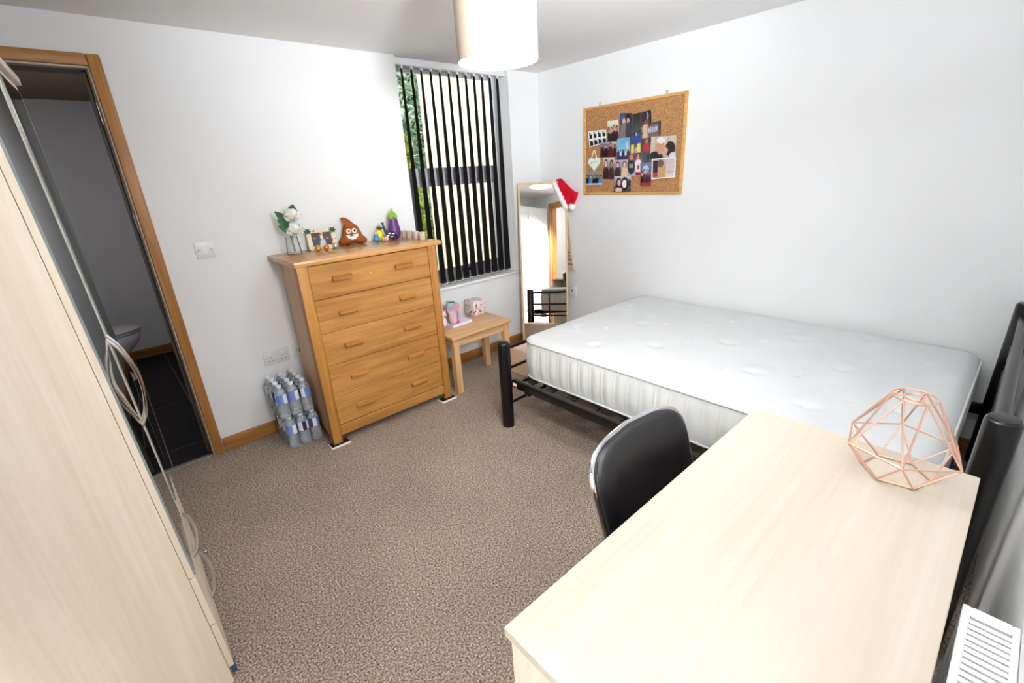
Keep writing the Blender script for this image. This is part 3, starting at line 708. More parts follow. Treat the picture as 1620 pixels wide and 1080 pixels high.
MB().tube([(0.041 * math.cos(t * PI / 16), 0.041 * math.sin(t * PI / 16), 0.206) for t in range(32)], wr, 8, True).build('top_ring', 'copper', ls)
MB().tube([(0.018 * math.cos(t * PI / 12), 0.018 * math.sin(t * PI / 12), 0.204) for t in range(24)], wr, 8, True).build('fitting_ring', 'copper', ls)
for k in range(3):
    a = a_low + k * 2 * PI / 3
    MB().tube([(0.018 * math.cos(a), 0.018 * math.sin(a), 0.204), (0.041 * math.cos(a), 0.041 * math.sin(a), 0.206)], wr, 8).build('spoke', 'copper', ls)

# ------------------------------------------------------------------ radiator
ra = thing('radiator', 'white panel radiator on the wall behind the desk', 'radiator', (-2.3, YS, 0.14))
MB().box(-0.25, 0.245, 0.052, 0.066, 0.0, 0.565, 0.004, 2).build('front_panel', 'white', ra)
MB().box(-0.25, 0.245, 0.004, 0.014, 0.0, 0.565, 0.003, 2).build('back_panel', 'white', ra)
for x in (-0.25, 0.237): MB().box(x, x + 0.013, 0.002, 0.07, 0.03, 0.57, 0.002).build('end_cover', 'white', ra)
g = MB(); g.box(-0.255, 0.25, 0.060, 0.071, 0.57, 0.582, 0.002).box(-0.255, 0.25, 0.001, 0.010, 0.57, 0.582, 0.002).box(0.226, 0.25, 0.010, 0.060, 0.57, 0.582, 0.002).box(-0.255, -0.235, 0.010, 0.060, 0.57, 0.582, 0.002)
g.build('grille_frame', 'white', ra)
gb = None
for k in range(33):
    if gb is None: gb = MB().box(-0.0045, 0.0045, 0.010, 0.060, 0.572, 0.580).build('grille_bar', 'white', ra); b = gb
    else: b = gb.copy(); COL.objects.link(b); b.parent = ra
    b.location = (0.215 - 0.0135 * k, 0, 0)
for k in range(10):
    x = -0.2 + k * 0.043
    MB().box(x, x + 0.012, 0.066, 0.0685, 0.02, 0.55, 0.001).build('panel_rib', 'white', ra)
MB().cyl((-0.275, 0.035, -0.14), (-0.275, 0.035, 0.05), 0.008, 10).tube([(-0.275, 0.035, 0.05), (-0.245, 0.035, 0.05)], 0.012, 10).build('valve_pipe', 'chrome', ra)
for x in (-0.15, 0.15): MB().box(x, x + 0.03, 0.0, 0.006, 0.1, 0.5).build('wall_bracket', 'white', ra)

# ------------------------------------------------------------------ chest of drawers
cd = thing('chest_of_drawers', 'oak chest of five drawers against the white wall', 'chest of drawers', (-1.857, -0.24, 0.012))
cx, cy = lambda x: x + 1.857, lambda y: y + 0.24
cz = lambda z: z - 0.012
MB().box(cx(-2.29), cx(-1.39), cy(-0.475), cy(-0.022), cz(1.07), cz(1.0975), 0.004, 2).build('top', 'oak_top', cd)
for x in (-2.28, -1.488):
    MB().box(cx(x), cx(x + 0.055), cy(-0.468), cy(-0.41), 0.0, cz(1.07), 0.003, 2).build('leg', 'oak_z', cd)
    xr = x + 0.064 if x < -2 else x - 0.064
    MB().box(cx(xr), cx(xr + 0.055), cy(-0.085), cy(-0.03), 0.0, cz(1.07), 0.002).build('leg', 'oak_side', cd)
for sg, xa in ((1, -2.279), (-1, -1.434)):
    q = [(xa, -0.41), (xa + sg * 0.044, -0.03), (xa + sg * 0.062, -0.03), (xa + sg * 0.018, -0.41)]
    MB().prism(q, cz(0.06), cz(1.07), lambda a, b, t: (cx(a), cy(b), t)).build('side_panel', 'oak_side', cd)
MB().box(cx(-2.214), cx(-1.499), cy(-0.05), cy(-0.04), cz(0.06), cz(1.07)).build('back_panel', 'oak_side', cd)
MB().box(cx(-2.225), cx(-1.488), cy(-0.466), cy(-0.44), cz(0.055), cz(0.119), 0.002).build('bottom_rail', 'oak_x', cd)
MB().box(cx(-2.214), cx(-1.499), cy(-0.44), cy(-0.05), cz(0.08), cz(0.1)).build('base_board', 'oak_side', cd)
zb = [0.122, 0.302, 0.497, 0.690, 0.881, 1.067]
for k in range(5):
    dr = MB().box(cx(-2.2235), cx(-1.4895), cy(-0.463), cy(-0.44), cz(zb[k] + 0.0015), cz(zb[k + 1] - 0.0015), 0.002).build('drawer', 'oak_x', cd)
    zc = 0.2 + k * 0.1935 + 0.004
    for xa, xb in ((-2.106, -1.996), (-1.726, -1.612)):
        MB().prism([(0, -0.003), (-0.018, 0.001), (-0.021, 0.009), (-0.019, 0.017), (-0.010, 0.023), (0, 0.026)], cx(xa), cx(xb), lambda a, b, t: (t, cy(-0.463) + a, cz(zc - 0.008) + b)).build('handle', 'oak_handle', dr)
MB().box(cx(-1.888), cx(-1.878), cy(-0.4638), cy(-0.463), cz(0.9745), cz(0.9775)).build('chipped_spot', 'wax', cd)
def pad_tray(name, label, x, y):
    t = thing(name, label, 'furniture pad', (x, y, 0), 0.0, 'pads under the chest')
    MB().box(-0.055, 0.055, -0.032, 0.032, 0.001, 0.009, 0.001).build('base', 'pad', t)
    r = MB(); r.box(-0.058, 0.058, -0.037, -0.032, 0.0, 0.012, 0.001).box(-0.060, -0.055, -0.032, 0.032, 0.0, 0.012, 0.001)
    r.build('rim', 'gloss_white', t)
pad_tray('furniture_pad', 'black pad with white rim under the chest leg beside the bottles', -2.245, -0.455)
pad_tray('furniture_pad', 'black pad with white rim under the chest leg beside the side table', -1.468, -0.458)
for x in (-2.188, -1.524):
    tag(MB().box(x - 0.03, x + 0.03, -0.09, -0.025, 0.0, 0.0115, 0.001).build('furniture_pad', 'pad'), 'plain dark pad under the rear chest leg ' + ('towards the water bottles' if x < -2 else 'towards the side table'), 'furniture pad', 'rear pads under the chest')

# ------------------------------------------------------------------ side table
tb = thing('side_table', 'small tan wooden side table under the window', 'table', (-1.11, -0.31, 0))
MB().box(-0.272, 0.272, -0.163, 0.163, 0.412, 0.435, 0.003, 2).build('tabletop', 'tan_x', tb)
for sx_ in (-1, 1):
    for sy_ in (-1, 1):
        MB().box(sx_ * 0.232 - 0.024, sx_ * 0.232 + 0.024, sy_ * 0.125 - 0.024, sy_ * 0.125 + 0.024, 0, 0.412, 0.003).build('leg', 'tan_z', tb)
for sy_ in (-1, 1): MB().box(-0.208, 0.208, sy_ * 0.128 - 0.009, sy_ * 0.128 + 0.009, 0.352, 0.412, 0.001).build('apron', 'tan_x', tb)
for sx_ in (-1, 1): MB().box(sx_ * 0.235 - 0.009, sx_ * 0.235 + 0.009, -0.101, 0.101, 0.352, 0.412, 0.001).build('apron', 'tan_x', tb)

# ------------------------------------------------------------------ things on the side table
tx = thing('tissue_box', 'pink patterned cube tissue box on the side table', 'tissue box', (-0.913, -0.128, 0.435), 0.03)
MB().box(-0.055, 0.055, -0.058, 0.058, 0, 0.115, 0.003, 2).build('carton', 'tissue', tx)
MB().lathe([(0, 0.1152), (0.028, 0.1156), (0.03, 0.1152)], (0, 0, 0), 24, None, 1.0, 0.5).build('opening', 'pink', tx)
for (px, pz) in ((-0.032, 0.084), (0.016, 0.078), (-0.045, 0.035), (0.0, 0.03)):
    MB().cyl((px, -0.0578, pz), (px, -0.0588, pz), 0.006, 10).build('printed_dot', 'felt_black', tx)
for (py, pz) in ((0.03, 0.075), (-0.02, 0.03)):
    MB().cyl((-0.0548, py, pz), (-0.0558, py, pz), 0.006, 10).build('printed_dot', 'felt_black', tx)
nb = thing('notebook', 'lavender notebook lying under the pink candle', 'notebook', (-1.16, -0.222, 0.435), 0.08)
MB().box(-0.093, 0.093, -0.07, 0.07, 0.0, 0.003, 0.001).box(-0.093, 0.093, -0.07, 0.07, 0.017, 0.020, 0.001).box(-0.095, -0.092, -0.07, 0.07, 0.0, 0.020, 0.001).build('cover', 'lavender', nb)
MB().box(-0.091, 0.09, -0.067, 0.067, 0.003, 0.017).build('pages', 'paper', nb)
cn = thing('candle', 'white candle in a pink glass on the lavender notebook', 'candle', (-1.21, -0.25, 0.455))
MB().lathe([(0, 0.0), (0.031, 0.0), (0.034, 0.004), (0.036, 0.085), (0.034, 0.085), (0.032, 0.008), (0, 0.006)], (0, 0, 0), 24).build('glass_jar', 'candle_glass', cn)
MB().lathe([(0, 0.009), (0.030, 0.009), (0.032, 0.07), (0, 0.072)], (0, 0, 0), 24).build('wax', 'wax', cn)
MB().cyl((0, 0, 0.072), (0.002, 0, 0.082), 0.001, 6).build('wick', 'felt_black', cn)
MB().ball((0.022, -0.034, 0.018), 0.014, 14, 9).build('charm', 'magenta', cn)
gbg = thing('gift_bag', 'translucent pink gift bag behind the candle', 'bag', (-1.165, -0.170, 0.455), 0.08)
def bagring(w, d_, z): return [(-w, -d_, z), (w, -d_, z), (w, d_, z), (-w, d_, z)]
b = MB(); b.loft([bagring(0.052, 0.022, 0.0), bagring(0.056, 0.024, 0.06), bagring(0.06, 0.026, 0.115)], False)
b.bm.faces.new([b.bm.verts.new(p) for p in bagring(0.052, 0.022, 0.0)]); bmesh.ops.remove_doubles(b.bm, verts=b.bm.verts, dist=1e-5)
b.build('pouch', 'pink_clear', gbg)
MB().tube([(x, y, 0.115) for x, y, _ in bagring(0.06, 0.026, 0)], 0.003, 6, True).build('hem', 'pink', gbg)
tp_ = thing('packet', 'teal packet poking out of the pink gift bag', 'packet', (-1.185, -0.165, 0.4555), 0.08)
MB().box(-0.03, 0.03, -0.012, 0.012, 0.0, 0.145, 0.002, 1, Matrix.Rotation(0.15, 4, 'Y')).build('sleeve', 'teal', tp_)
MB().box(-0.03, 0.03, -0.0125, -0.012, 0.132, 0.14, 0, 1, Matrix.Rotation(0.15, 4, 'Y')).build('dark_strip', 'navy_toy', tp_)
cwt = thing('plush_cow', 'white plush toy with black spots beside the chest', 'plush toy', (-1.30, -0.24, 0.435))
MB().ball((0, 0, 0.047), (0.034, 0.036, 0.047), 18, 12).build('body', 'cow', cwt)
MB().ball((0.004, -0.004, 0.105), (0.028, 0.028, 0.026), 16, 10).build('head', 'felt_white', cwt)
MB().ball((0.012, -0.03, 0.1), (0.014, 0.01, 0.01), 12, 8).build('muzzle', 'pink', cwt)
for s_ in (-1, 1): MB().ball((0.004 + s_ * 0.027, 0, 0.123), (0.011, 0.005, 0.008), 10, 6).build('ear', 'pink', cwt)

# ------------------------------------------------------------------ things on the chest top
ZT = 1.0975
va = thing('vase', 'small clear glass vase holding white artificial flowers', 'vase', (-2.175, -0.15, ZT))
MB().lathe([(0, 0.0), (0.038, 0.0), (0.040, 0.005), (0.036, 0.06), (0.031, 0.095), (0.033, 0.1), (0.030, 0.098), (0.033, 0.06), (0.036, 0.012), (0, 0.010)], (0, 0, 0), 28).build('glass_body', 'vase_glass', va)
def flower(name, label, base, pts, head, r, seed):
    rnd = random.Random(seed); f = thing(name, label, 'flower', base)
    MB().tube(catmull(pts, 6), 0.0028, 7).build('stem', 'leaf_dark', f)
    hx = Vector(head)
    for ring, n, tilt, rr_ in ((0, 4, 0.12, 0.8), (1, 5, 0.38, 0.95), (2, 6, 0.66, 1.0), (3, 7, 0.98, 1.0), (4, 7, 1.35, 0.95)):
        for k in range(n):
            a = 2 * PI * k / n + ring * 0.4; L2 = r * rr_
            q = Matrix.Rotation(a, 4, 'Z') @ Matrix.Rotation(tilt, 4, 'Y')
            def pf(u, v):
                w = math.sin(PI * (0.12 + 0.86 * v) ** 0.8) * L2 * 0.62
                x = (u - 0.5) * 2 * w; z = v * L2; y = 0.42 * L2 * (v ** 2) - 0.25 * x * x / max(L2, 1e-3)
                p = q @ Vector((-y, x, z)); return hx + p
            MB().grid(pf, 4, 5).build('petal', 'petal', f, 80)
    return f
def leaf(mb, base, tip, width, droop=0.01):
    b0, t0 = Vector(base), Vector(tip); d_ = t0 - b0; side = d_.cross(Vector((0.3, -1, 0.2))).normalized(); up = side.cross(d_).normalized()
    def fn(u, v):
        w = width * math.sin(PI * min(1, 0.06 + 0.94 * v) ** 0.85)
        return b0 + d_ * v + side * ((u - 0.5) * 2 * w) + up * (droop * math.sin(PI * v) - 0.25 * w * abs(u - 0.5))
    mb.grid(fn, 4, 8); return mb
f1 = flower('artificial_flower', 'upper white artificial flower in the glass vase', (-2.175, -0.15, ZT), [(0.0, 0.0, 0.012), (-0.004, 0, 0.10), (-0.002, 0, 0.17), (0.03, -0.005, 0.2)], (0.028, -0.006, 0.188), 0.062, 2)
leaf(MB(), (0.0, 0, 0.17), (-0.055, 0.02, 0.245), 0.026).build('leaf', 'leaf_dark', f1, 80)
leaf(MB(), (0.03, 0.01, 0.24), (0.045, 0.0, 0.275), 0.022).build('leaf', 'leaf_dark', f1, 80)
f2 = flower('artificial_flower', 'lower white artificial flower in the glass vase', (-2.175, -0.15, ZT), [(0.006, -0.008, 0.012), (0.0, -0.006, 0.09), (0.02, -0.012, 0.125)], (0.02, -0.022, 0.112), 0.06, 9)
leaf(MB(), (0.0, 0, 0.13), (-0.06, 0.0, 0.165), 0.02).build('leaf', 'leaf_dark', f2, 80)
leaf(MB(), (-0.002, 0, 0.15), (-0.055, 0.01, 0.2), 0.022).build('leaf', 'leaf_dark', f2, 80)

def paint_mesh(name, fn_pos, painter, parent, nu=30, nv=30):
    mb = MB(); mb.grid(fn_pos, nu, nv); o = mb.build(name, 'print', parent, 80)
    me = o.data; at_ = me.color_attributes.new('Col', 'FLOAT_COLOR', 'POINT'); i = 0
    for a in range(nu + 1):
        for b_ in range(nv + 1):
            at_.data[i].color = lin(painter(a / nu, b_ / nv)); i += 1
    return o
def scene_painter(top_, bot, shapes, seed=0, border=None, speck=8):
    rnd = random.Random(seed)
    def f(u, v):
        if border and (u < 0.045 or u > 0.955 or v < 0.05 or v > 0.95): return border
        c = [bot[k] + (top_[k] - bot[k]) * v for k in range(3)]
        for kind, x, y, a, b_, col in shapes:
            if kind == 'e':
                if ((u - x) / a) ** 2 + ((v - y) / b_) ** 2 < 1: c = list(col)
            elif abs(u - x) < a and abs(v - y) < b_: c = list(col)
        n = noise.noise((u * 13 + seed, v * 13, seed * 1.7)) * speck
        return [max(0, min(255, q + n * 2)) for q in c]
    return f
SK = ((206, 160, 130), (176, 126, 96), (226, 184, 158))
def folk(n, cloth, seed, hair=(26, 20, 20), h=0.62, skin=None, w=None):
    rnd = random.Random(seed); out = []
    w = w or 0.42 / n
    for k in range(n):
        x = (k + 0.5) / n + rnd.uniform(-.03, .03); y = h + rnd.uniform(-.05, .05); col = cloth[k % len(cloth)]; s_ = skin or SK[rnd.randrange(3)]
        out += [('e', x, y - 0.62, w * 1.15, 0.55, col), ('e', x, y + 0.03, w * 0.62, w * 0.85, hair), ('e', x, y, w * 0.42, w * 0.62, s_)]
    return out
pf = thing('photo_frame', 'decorated cream photo frame leaning on the chest top', 'photo frame', (-1.992, -0.115, ZT), -0.25)
PFM = Matrix.Rotation(math.radians(-22), 4, 'X')
PT = lambda x, y, z: tuple(PFM @ Vector((x, y, z)))
for nm, bx4 in (('frame_rail', (-0.082, 0.082, 0.0, 0.026)), ('frame_rail', (-0.082, 0.082, 0.106, 0.13)), ('frame_stile', (-0.082, -0.056, 0.026, 0.106)), ('frame_stile', (0.056, 0.082, 0.026, 0.106))):
    MB().box(bx4[0], bx4[1], 0, 0.012, bx4[2], bx4[3], 0.002, 1, PFM).build(nm, 'frame_cream', pf)
paint_mesh('photograph', lambda u, v: PT(-0.056 + 0.112 * u, 0.005, 0.026 + 0.08 * v), scene_painter((60, 52, 52), (90, 80, 84), folk(3, [(60, 60, 84), (190, 190, 205), (40, 34, 38)], 3, h=0.6), 3), pf, 24, 20)
MB().box(-0.008, 0.008, 0.03, 0.035, 0.0, 0.11, 0.001).build('easel_leg', 'frame_cream', pf)
for (px, pz) in ((-0.072, 0.115), (0.070, 0.112)):
    b = MB()
    for k in range(6): leaf(b, PT(px, -0.004, pz), PT(px + 0.022 * math.cos(k * 1.05), -0.008, pz + 0.02 * math.sin(k * 1.05)), 0.007, 0.003)
    b.build('leaf_cluster', 'leaf_dark', pf, 80)
for x, y, m_, lab in ((-2.045, -0.168, 'gold', 'gold bauble in front of the photo frame'), (-2.0, -0.176, 'copper_b', 'copper bauble in front of the photo frame'), (-1.935, -0.15, 'silver_b', 'silver bauble beside the photo frame')):
    t = thing('bauble', lab, 'bauble', (x, y, ZT), 0, 'baubles on the chest')
    MB().ball((0, 0, 0.0165), 0.0165, 18, 12).build('ball', m_, t)
    MB().cyl((0, 0.004, 0.032), (0, 0.005, 0.037), 0.0045, 10).build('cap', 'gold', t)
# plush with a face
pl = thing('novelty_plush', 'brown swirl-tipped plush with grinning face on the chest', 'plush toy', (-1.785, -0.07, ZT), -0.28)
outl = [(-0.078, 0.004), (-0.04, 0.0), (0.0, 0.012), (0.04, 0.002), (0.078, 0.008), (0.083, 0.028), (0.062, 0.05), (0.05, 0.08), (0.036, 0.11), (0.012, 0.13), (-0.012, 0.155), (-0.043, 0.168), (-0.052, 0.156), (-0.038, 0.138), (-0.046, 0.11), (-0.056, 0.08), (-0.064, 0.05), (-0.085, 0.025)]
ol = [(p.x, p.y) for p in catmull([(a, b_, 0) for a, b_ in outl], 4, True)]
cxm, czm = -0.008, 0.06
rings = []
for k, t in ((0.05, -0.034), (0.55, -0.031), (0.8, -0.024), (0.94, -0.012), (1.0, 0.0), (0.94, 0.012), (0.8, 0.02), (0.5, 0.026), (0.05, 0.028)):
    rings.append([(cxm + (a - cxm) * k, t, czm + (b_ - czm) * k) for a, b_ in ol])
MB().loft(rings).build('body', 'poo', pl, 60)
MB().tube([(a * 1.0, 0, b_) for a, b_ in ol], 0.002, 5, True).build('seam', 'poo_edge', pl)
for ex in (-0.022, 0.012):
    e = MB().ball((ex, -0.032, 0.085), (0.0145, 0.004, 0.0165), 18, 8).build('eye', 'felt_white', pl)
    MB().ball((ex + 0.002, -0.0355, 0.086), (0.0065, 0.002, 0.0075), 12, 6).build('pupil', 'felt_black', e)
    MB().tube([(ex - 0.013, -0.031, 0.103 + (0.004 if ex > 0 else 0.001)), (ex, -0.031, 0.108), (ex + 0.012, -0.031, 0.105 - (0.003 if ex > 0 else 0))], 0.0018, 6).build('eyebrow', 'poo_edge', pl)
mo = [(-0.041, 0.062), (0.034, 0.067), (0.032, 0.050), (0.017, 0.036), (-0.006, 0.030), (-0.027, 0.038), (-0.038, 0.050)]
MB().prism(mo, -0.0335, -0.030, lambda a, b_, t: (a, t, b_)).build('smile', 'felt_white', pl)
MB().tube([(a, -0.0335, b_) for a, b_ in mo], 0.001, 5, True).build('smile_outline', 'poo_edge', pl)
# aubergine
ag = thing('aubergine_toy', 'purple toy aubergine with green cap on the chest', 'toy', (-1.508, -0.105, ZT))
MB().lathe([(0, 0.0), (0.022, 0.002), (0.036, 0.014), (0.042, 0.036), (0.041, 0.06), (0.035, 0.09), (0.029, 0.12), (0.0265, 0.145), (0.022, 0.163), (0.010, 0.172), (0, 0.173)], (0, 0, 0), 28).build('body', 'aubergine', ag)
c_ = MB()
def capf(u, v):
    a = 2 * PI * u; drop = 0.026 + 0.019 * abs(math.cos(a * 2.5)) ** 1.5 * 1.0
    z = 0.176 - drop * v - 0.003; prof = 0.012 + (0.031 - 0.012) * min(1, v * 1.3) ** 0.6
    return (prof * math.cos(a), prof * math.sin(a), z)
c_.grid(capf, 40, 8); bmesh.ops.remove_doubles(c_.bm, verts=c_.bm.verts, dist=1e-5)
c_.lathe([(0.0125, 0.172), (0.010, 0.178), (0.006, 0.184), (0.005, 0.193), (0, 0.194)], (0, 0, 0), 16); c_.build('cap', 'lime', ag, 60)
# figurines
bt = thing('figurine', 'small blue toy figurine beside the pineapple ornament', 'figurine', (-1.642, -0.105, ZT))
MB().ball((0, 0, 0.016), (0.017, 0.016, 0.016), 16, 10).build('body', 'blue_toy', bt)
MB().ball((0.001, -0.002, 0.036), 0.0125, 14, 9).build('head', 'blue_toy', bt)
for s_ in (-1, 1): MB().ball((s_ * 0.016, -0.008, 0.018), (0.005, 0.006, 0.009), 8, 6).build('arm', 'blue_toy', bt)
MB().ball((0.0, 0.0, 0.051), (0.006, 0.006, 0.01), 10, 6).build('crest', 'lavender', bt)
pn = thing('pineapple_ornament', 'yellow pineapple ornament with olive leaves', 'ornament', (-1.607, -0.085, ZT))
p_ = MB()
p_.lathe([(0, 0.0), (0.016, 0.002), (0.024, 0.016), (0.026, 0.035), (0.022, 0.056), (0.012, 0.068), (0, 0.07)], (0, 0, 0), 18).build('fruit', 'yellow_toy', pn)
for k in range(9):
    a = k * 2.4; rr_ = 0.012 + 0.02 * (k % 3) / 2
    leaf(MB(), (0, 0, 0.066), (rr_ * math.cos(a), rr_ * math.sin(a), 0.098 - 0.006 * (k % 3)), 0.005, 0.003).build('leaf', 'leaf_olive', pn, 80)
pb = thing('figurine', 'tiny peach and pink round figurine before the pineapple', 'figurine', (-1.60, -0.148, ZT))
MB().ball((0.008, 0, 0.013), 0.013, 14, 9).build('body', 'peach', pb)
MB().ball((-0.012, 0.004, 0.014), (0.01, 0.01, 0.013), 12, 8).build('head', 'pink', pb)
dn = thing('figurine', 'dark long-necked toy animal with white patches', 'figurine', (-1.553, -0.14, ZT), -0.2)
MB().ball((0.0, 0, 0.034), (0.034, 0.016, 0.022), 18, 12).build('body', 'navy_toy', dn)
MB().tube(catmull([(-0.022, 0, 0.04), (-0.036, 0, 0.065), (-0.043, 0, 0.095), (-0.044, 0, 0.108)], 6), [0.011] * 6 + [0.008] * 6 + [0.006] * 7, 10).build('neck', 'navy_toy', dn)
MB().ball((-0.047, 0, 0.111), (0.011, 0.006, 0.006), 12, 8).build('head', 'navy_toy', dn)
for lx in (-0.02, 0.02):
    for ly in (-0.009, 0.009): MB().tube([(lx, ly, 0.025), (lx * 1.1, ly, 0.0)], [0.006, 0.0055], 8).build('leg', 'navy_toy', dn)
MB().tube(catmull([(0.03, 0, 0.035), (0.045, 0, 0.026), (0.05, 0, 0.012)], 5), 0.004, 7).build('tail', 'navy_toy', dn)
for (px, pz, a) in ((-0.012, 0.045, 0.5), (0.012, 0.04, -0.6), (0.0, 0.022, 0.2), (-0.026, 0.03, 0.9)):
    MB().ball((px, -0.0135, pz), (0.011, 0.003, 0.004), 10, 6).build('patch', 'felt_white', dn)
where = ('beside the aubergine', 'second from the aubergine', 'third from the aubergine', 'nearest the chest front edge')
for (x, y), w in zip(((-1.435, -0.105), (-1.432, -0.168), (-1.434, -0.255), (-1.438, -0.335)), where):
    t = thing('votive_holder', 'small bark-textured votive candle holder ' + w, 'candle holder', (x, y, ZT), random.uniform(0, 3), 'votive holders on the chest')
    MB().lathe([(0, 0), (0.018, 0), (0.020, 0.003), (0.0205, 0.046), (0.0185, 0.047), (0.0175, 0.04), (0, 0.039)], (0, 0, 0), 20).build('cup', 'votive', t)
    MB().lathe([(0, 0.039), (0.0165, 0.0395), (0.0165, 0.042), (0, 0.0425)], (0, 0, 0), 16).build('wax', 'wax', t)

# ------------------------------------------------------------------ water bottles: two packs of twelve
def make_bottle():
    b = thing('water_bottle', '', 'bottle', (0, 0, 0), 0, 'shrink pack of water bottles by the chest')
    r = 0.0315; prof = [(0, 0.004), (0.02, 0.0), (0.028, 0.001), (r, 0.008)]
    for k in range(7): z = 0.016 + k * 0.0125; prof += [(r, z), (r - 0.002, z + 0.006)]
    prof += [(r, 0.104), (r, 0.148), (r - 0.002, 0.156), (0.024, 0.172), (0.015, 0.182), (0.0125, 0.186), (0.0125, 0.196)]
    MB().lathe(prof, (0, 0, 0), 18).build('shell', 'pet', b)
    MB().lathe([(r + 0.0006, 0.094), (r + 0.0006, 0.150)], (0, 0, 0), 24).build('label_wrap', 'label', b)
    MB().lathe([(0, 0.203), (0.012, 0.203), (0.0145, 0.201), (0.0145, 0.188), (0.0125, 0.187)], (0, 0, 0), 16).build('cap', 'cap_white', b)
    return b
bottle0 = None
rowname = ('front row', 'second row', 'third row', 'wall-side row'); colname = ('outermost from the chest', 'in the middle', 'next to the chest')
for lay in range(2):
    for r_ in range(4):
        for c in range(3):
            loc = (-2.452 + c * 0.0655 + (0.008 if lay == 0 else -0.004), -0.275 + r_ * 0.0655, 0.0 + lay * 0.2045)
            lab = 'clear water bottle, %s pack, %s, %s' % (('lower', 'upper')[lay], rowname[r_], colname[c])
            rz = random.uniform(0, 6.28)
            if bottle0 is None:
                bottle0 = make_bottle(); bottle0.location = loc; bottle0.rotation_euler = (0, 0, rz); bottle0['label'] = lab
            else: dup(bottle0, loc, rz, lab)

# ------------------------------------------------------------------ leaning mirror, hat, bag
import mathutils
tl, tr_, dl = Vector((-0.318, -0.046, 1.385)), Vector((-0.045, -0.342, 1.385)), None
ax = (tr_ - tl).normalized(); wid = (tr_ - tl).length
out = Vector((ax.y, -ax.x, 0)).normalized()
if out.x > 0: out = -out
lean = 0.131
up = (Vector((0, 0, 1)) * math.cos(lean) - out * math.sin(lean)).normalized(); nrm = ax.cross(up).normalized()
if nrm.dot(out) < 0: nrm = -nrm
hl = 1.385 / up.z
base = tl - up * hl
MM = Matrix(((ax.x, -nrm.x, up.x, base.x), (ax.y, -nrm.y, up.y, base.y), (ax.z, -nrm.z, up.z, base.z), (0, 0, 0, 1)))
mr = bpy.data.objects.new('standing_mirror', None); COL.objects.link(mr); mr.matrix_world = MM
tag(mr, 'tall wooden framed mirror leaning in the corner behind the bed', 'mirror')
fw = 0.017
MB().box(0, fw, 0, 0.02, 0, hl, 0.002).build('frame_stile', 'frame_wood', mr)
MB().box(wid - fw, wid, 0, 0.02, 0, hl, 0.002).build('frame_stile', 'frame_wood', mr)
MB().box(fw, wid - fw, 0, 0.02, hl - fw, hl, 0.002).build('frame_rail', 'frame_wood', mr)
MB().box(fw, wid - fw, 0, 0.02, 0, fw, 0.002).build('frame_rail', 'frame_wood', mr)
MB().box(fw - 0.003, wid - fw + 0.003, 0.006, 0.012, fw - 0.003, hl - fw + 0.003).build('mirror_glass', 'mirror', mr)
MB().box(fw, wid - fw, 0.0125, 0.018, fw, hl - fw).build('backing_board', 'card', mr)

sh_ = thing('santa_hat', 'red santa hat with white fur trim on the mirror corner', 'hat', (-0.075, -0.31, 1.29))
def hatring(c, half, d_, thick, n=22, nv=(-0.75, -0.66, 0)):
    c = Vector(c); d_ = Vector(d_).normalized(); nn = Vector(nv); nn = (nn - d_ * nn.dot(d_)).normalized()
    return [tuple(c + d_ * half * math.cos(2 * PI * k / n) + nn * thick * math.sin(2 * PI * k / n)) for k in range(n)]
D0 = Vector((0.02, -0.114, -0.203))
prof = [((0, 0.01, -0.005), 0.112, D0, 0.033), ((0.01, -0.015, 0.016), 0.110, D0, 0.036), ((0.014, -0.055, 0.036), 0.098, (0, -0.16, -0.2), 0.036), ((0.014, -0.092, 0.036), 0.074, (0, -0.22, -0.16), 0.032),
        ((0.014, -0.118, 0.014), 0.046, (0, -0.22, -0.05), 0.026), ((0.012, -0.124, -0.025), 0.032, (0, -0.2, 0.0), 0.022), ((0.012, -0.118, -0.065), 0.021, (0, -0.2, 0.03), 0.016), ((0.01, -0.112, -0.092), 0.010, (0, -0.2, 0.04), 0.009)]
MB().loft([hatring(*p) for p in prof]).build('cone', 'red_felt', sh_, 80)
band = MB(); NB = 36; ring0 = hatring((-0.004, 0.014, -0.012), 0.115, D0, 0.034, NB)
bp = [Vector(p) for p in ring0]
band.tube([p + Vector((0, 0.002 * math.sin(i * 2.3), 0.003 * math.sin(i * 1.7))) for i, p in enumerate(bp)], [0.021 + 0.0025 * math.sin(i * 2.9) for i in range(NB)], 10, True)
band.build('fur_band', 'fur', sh_, 80)
pm = MB(); a = bmesh.new(); bmesh.ops.create_icosphere(a, subdivisions=3, radius=0.029)
for v in a.verts: v.co *= 1 + 0.12 * noise.noise(v.co * 120)
a.transform(Matrix.Translation((0.012, -0.105, -0.108))); pm.merge(a); pm.build('pompom', 'fur', sh_, 80)

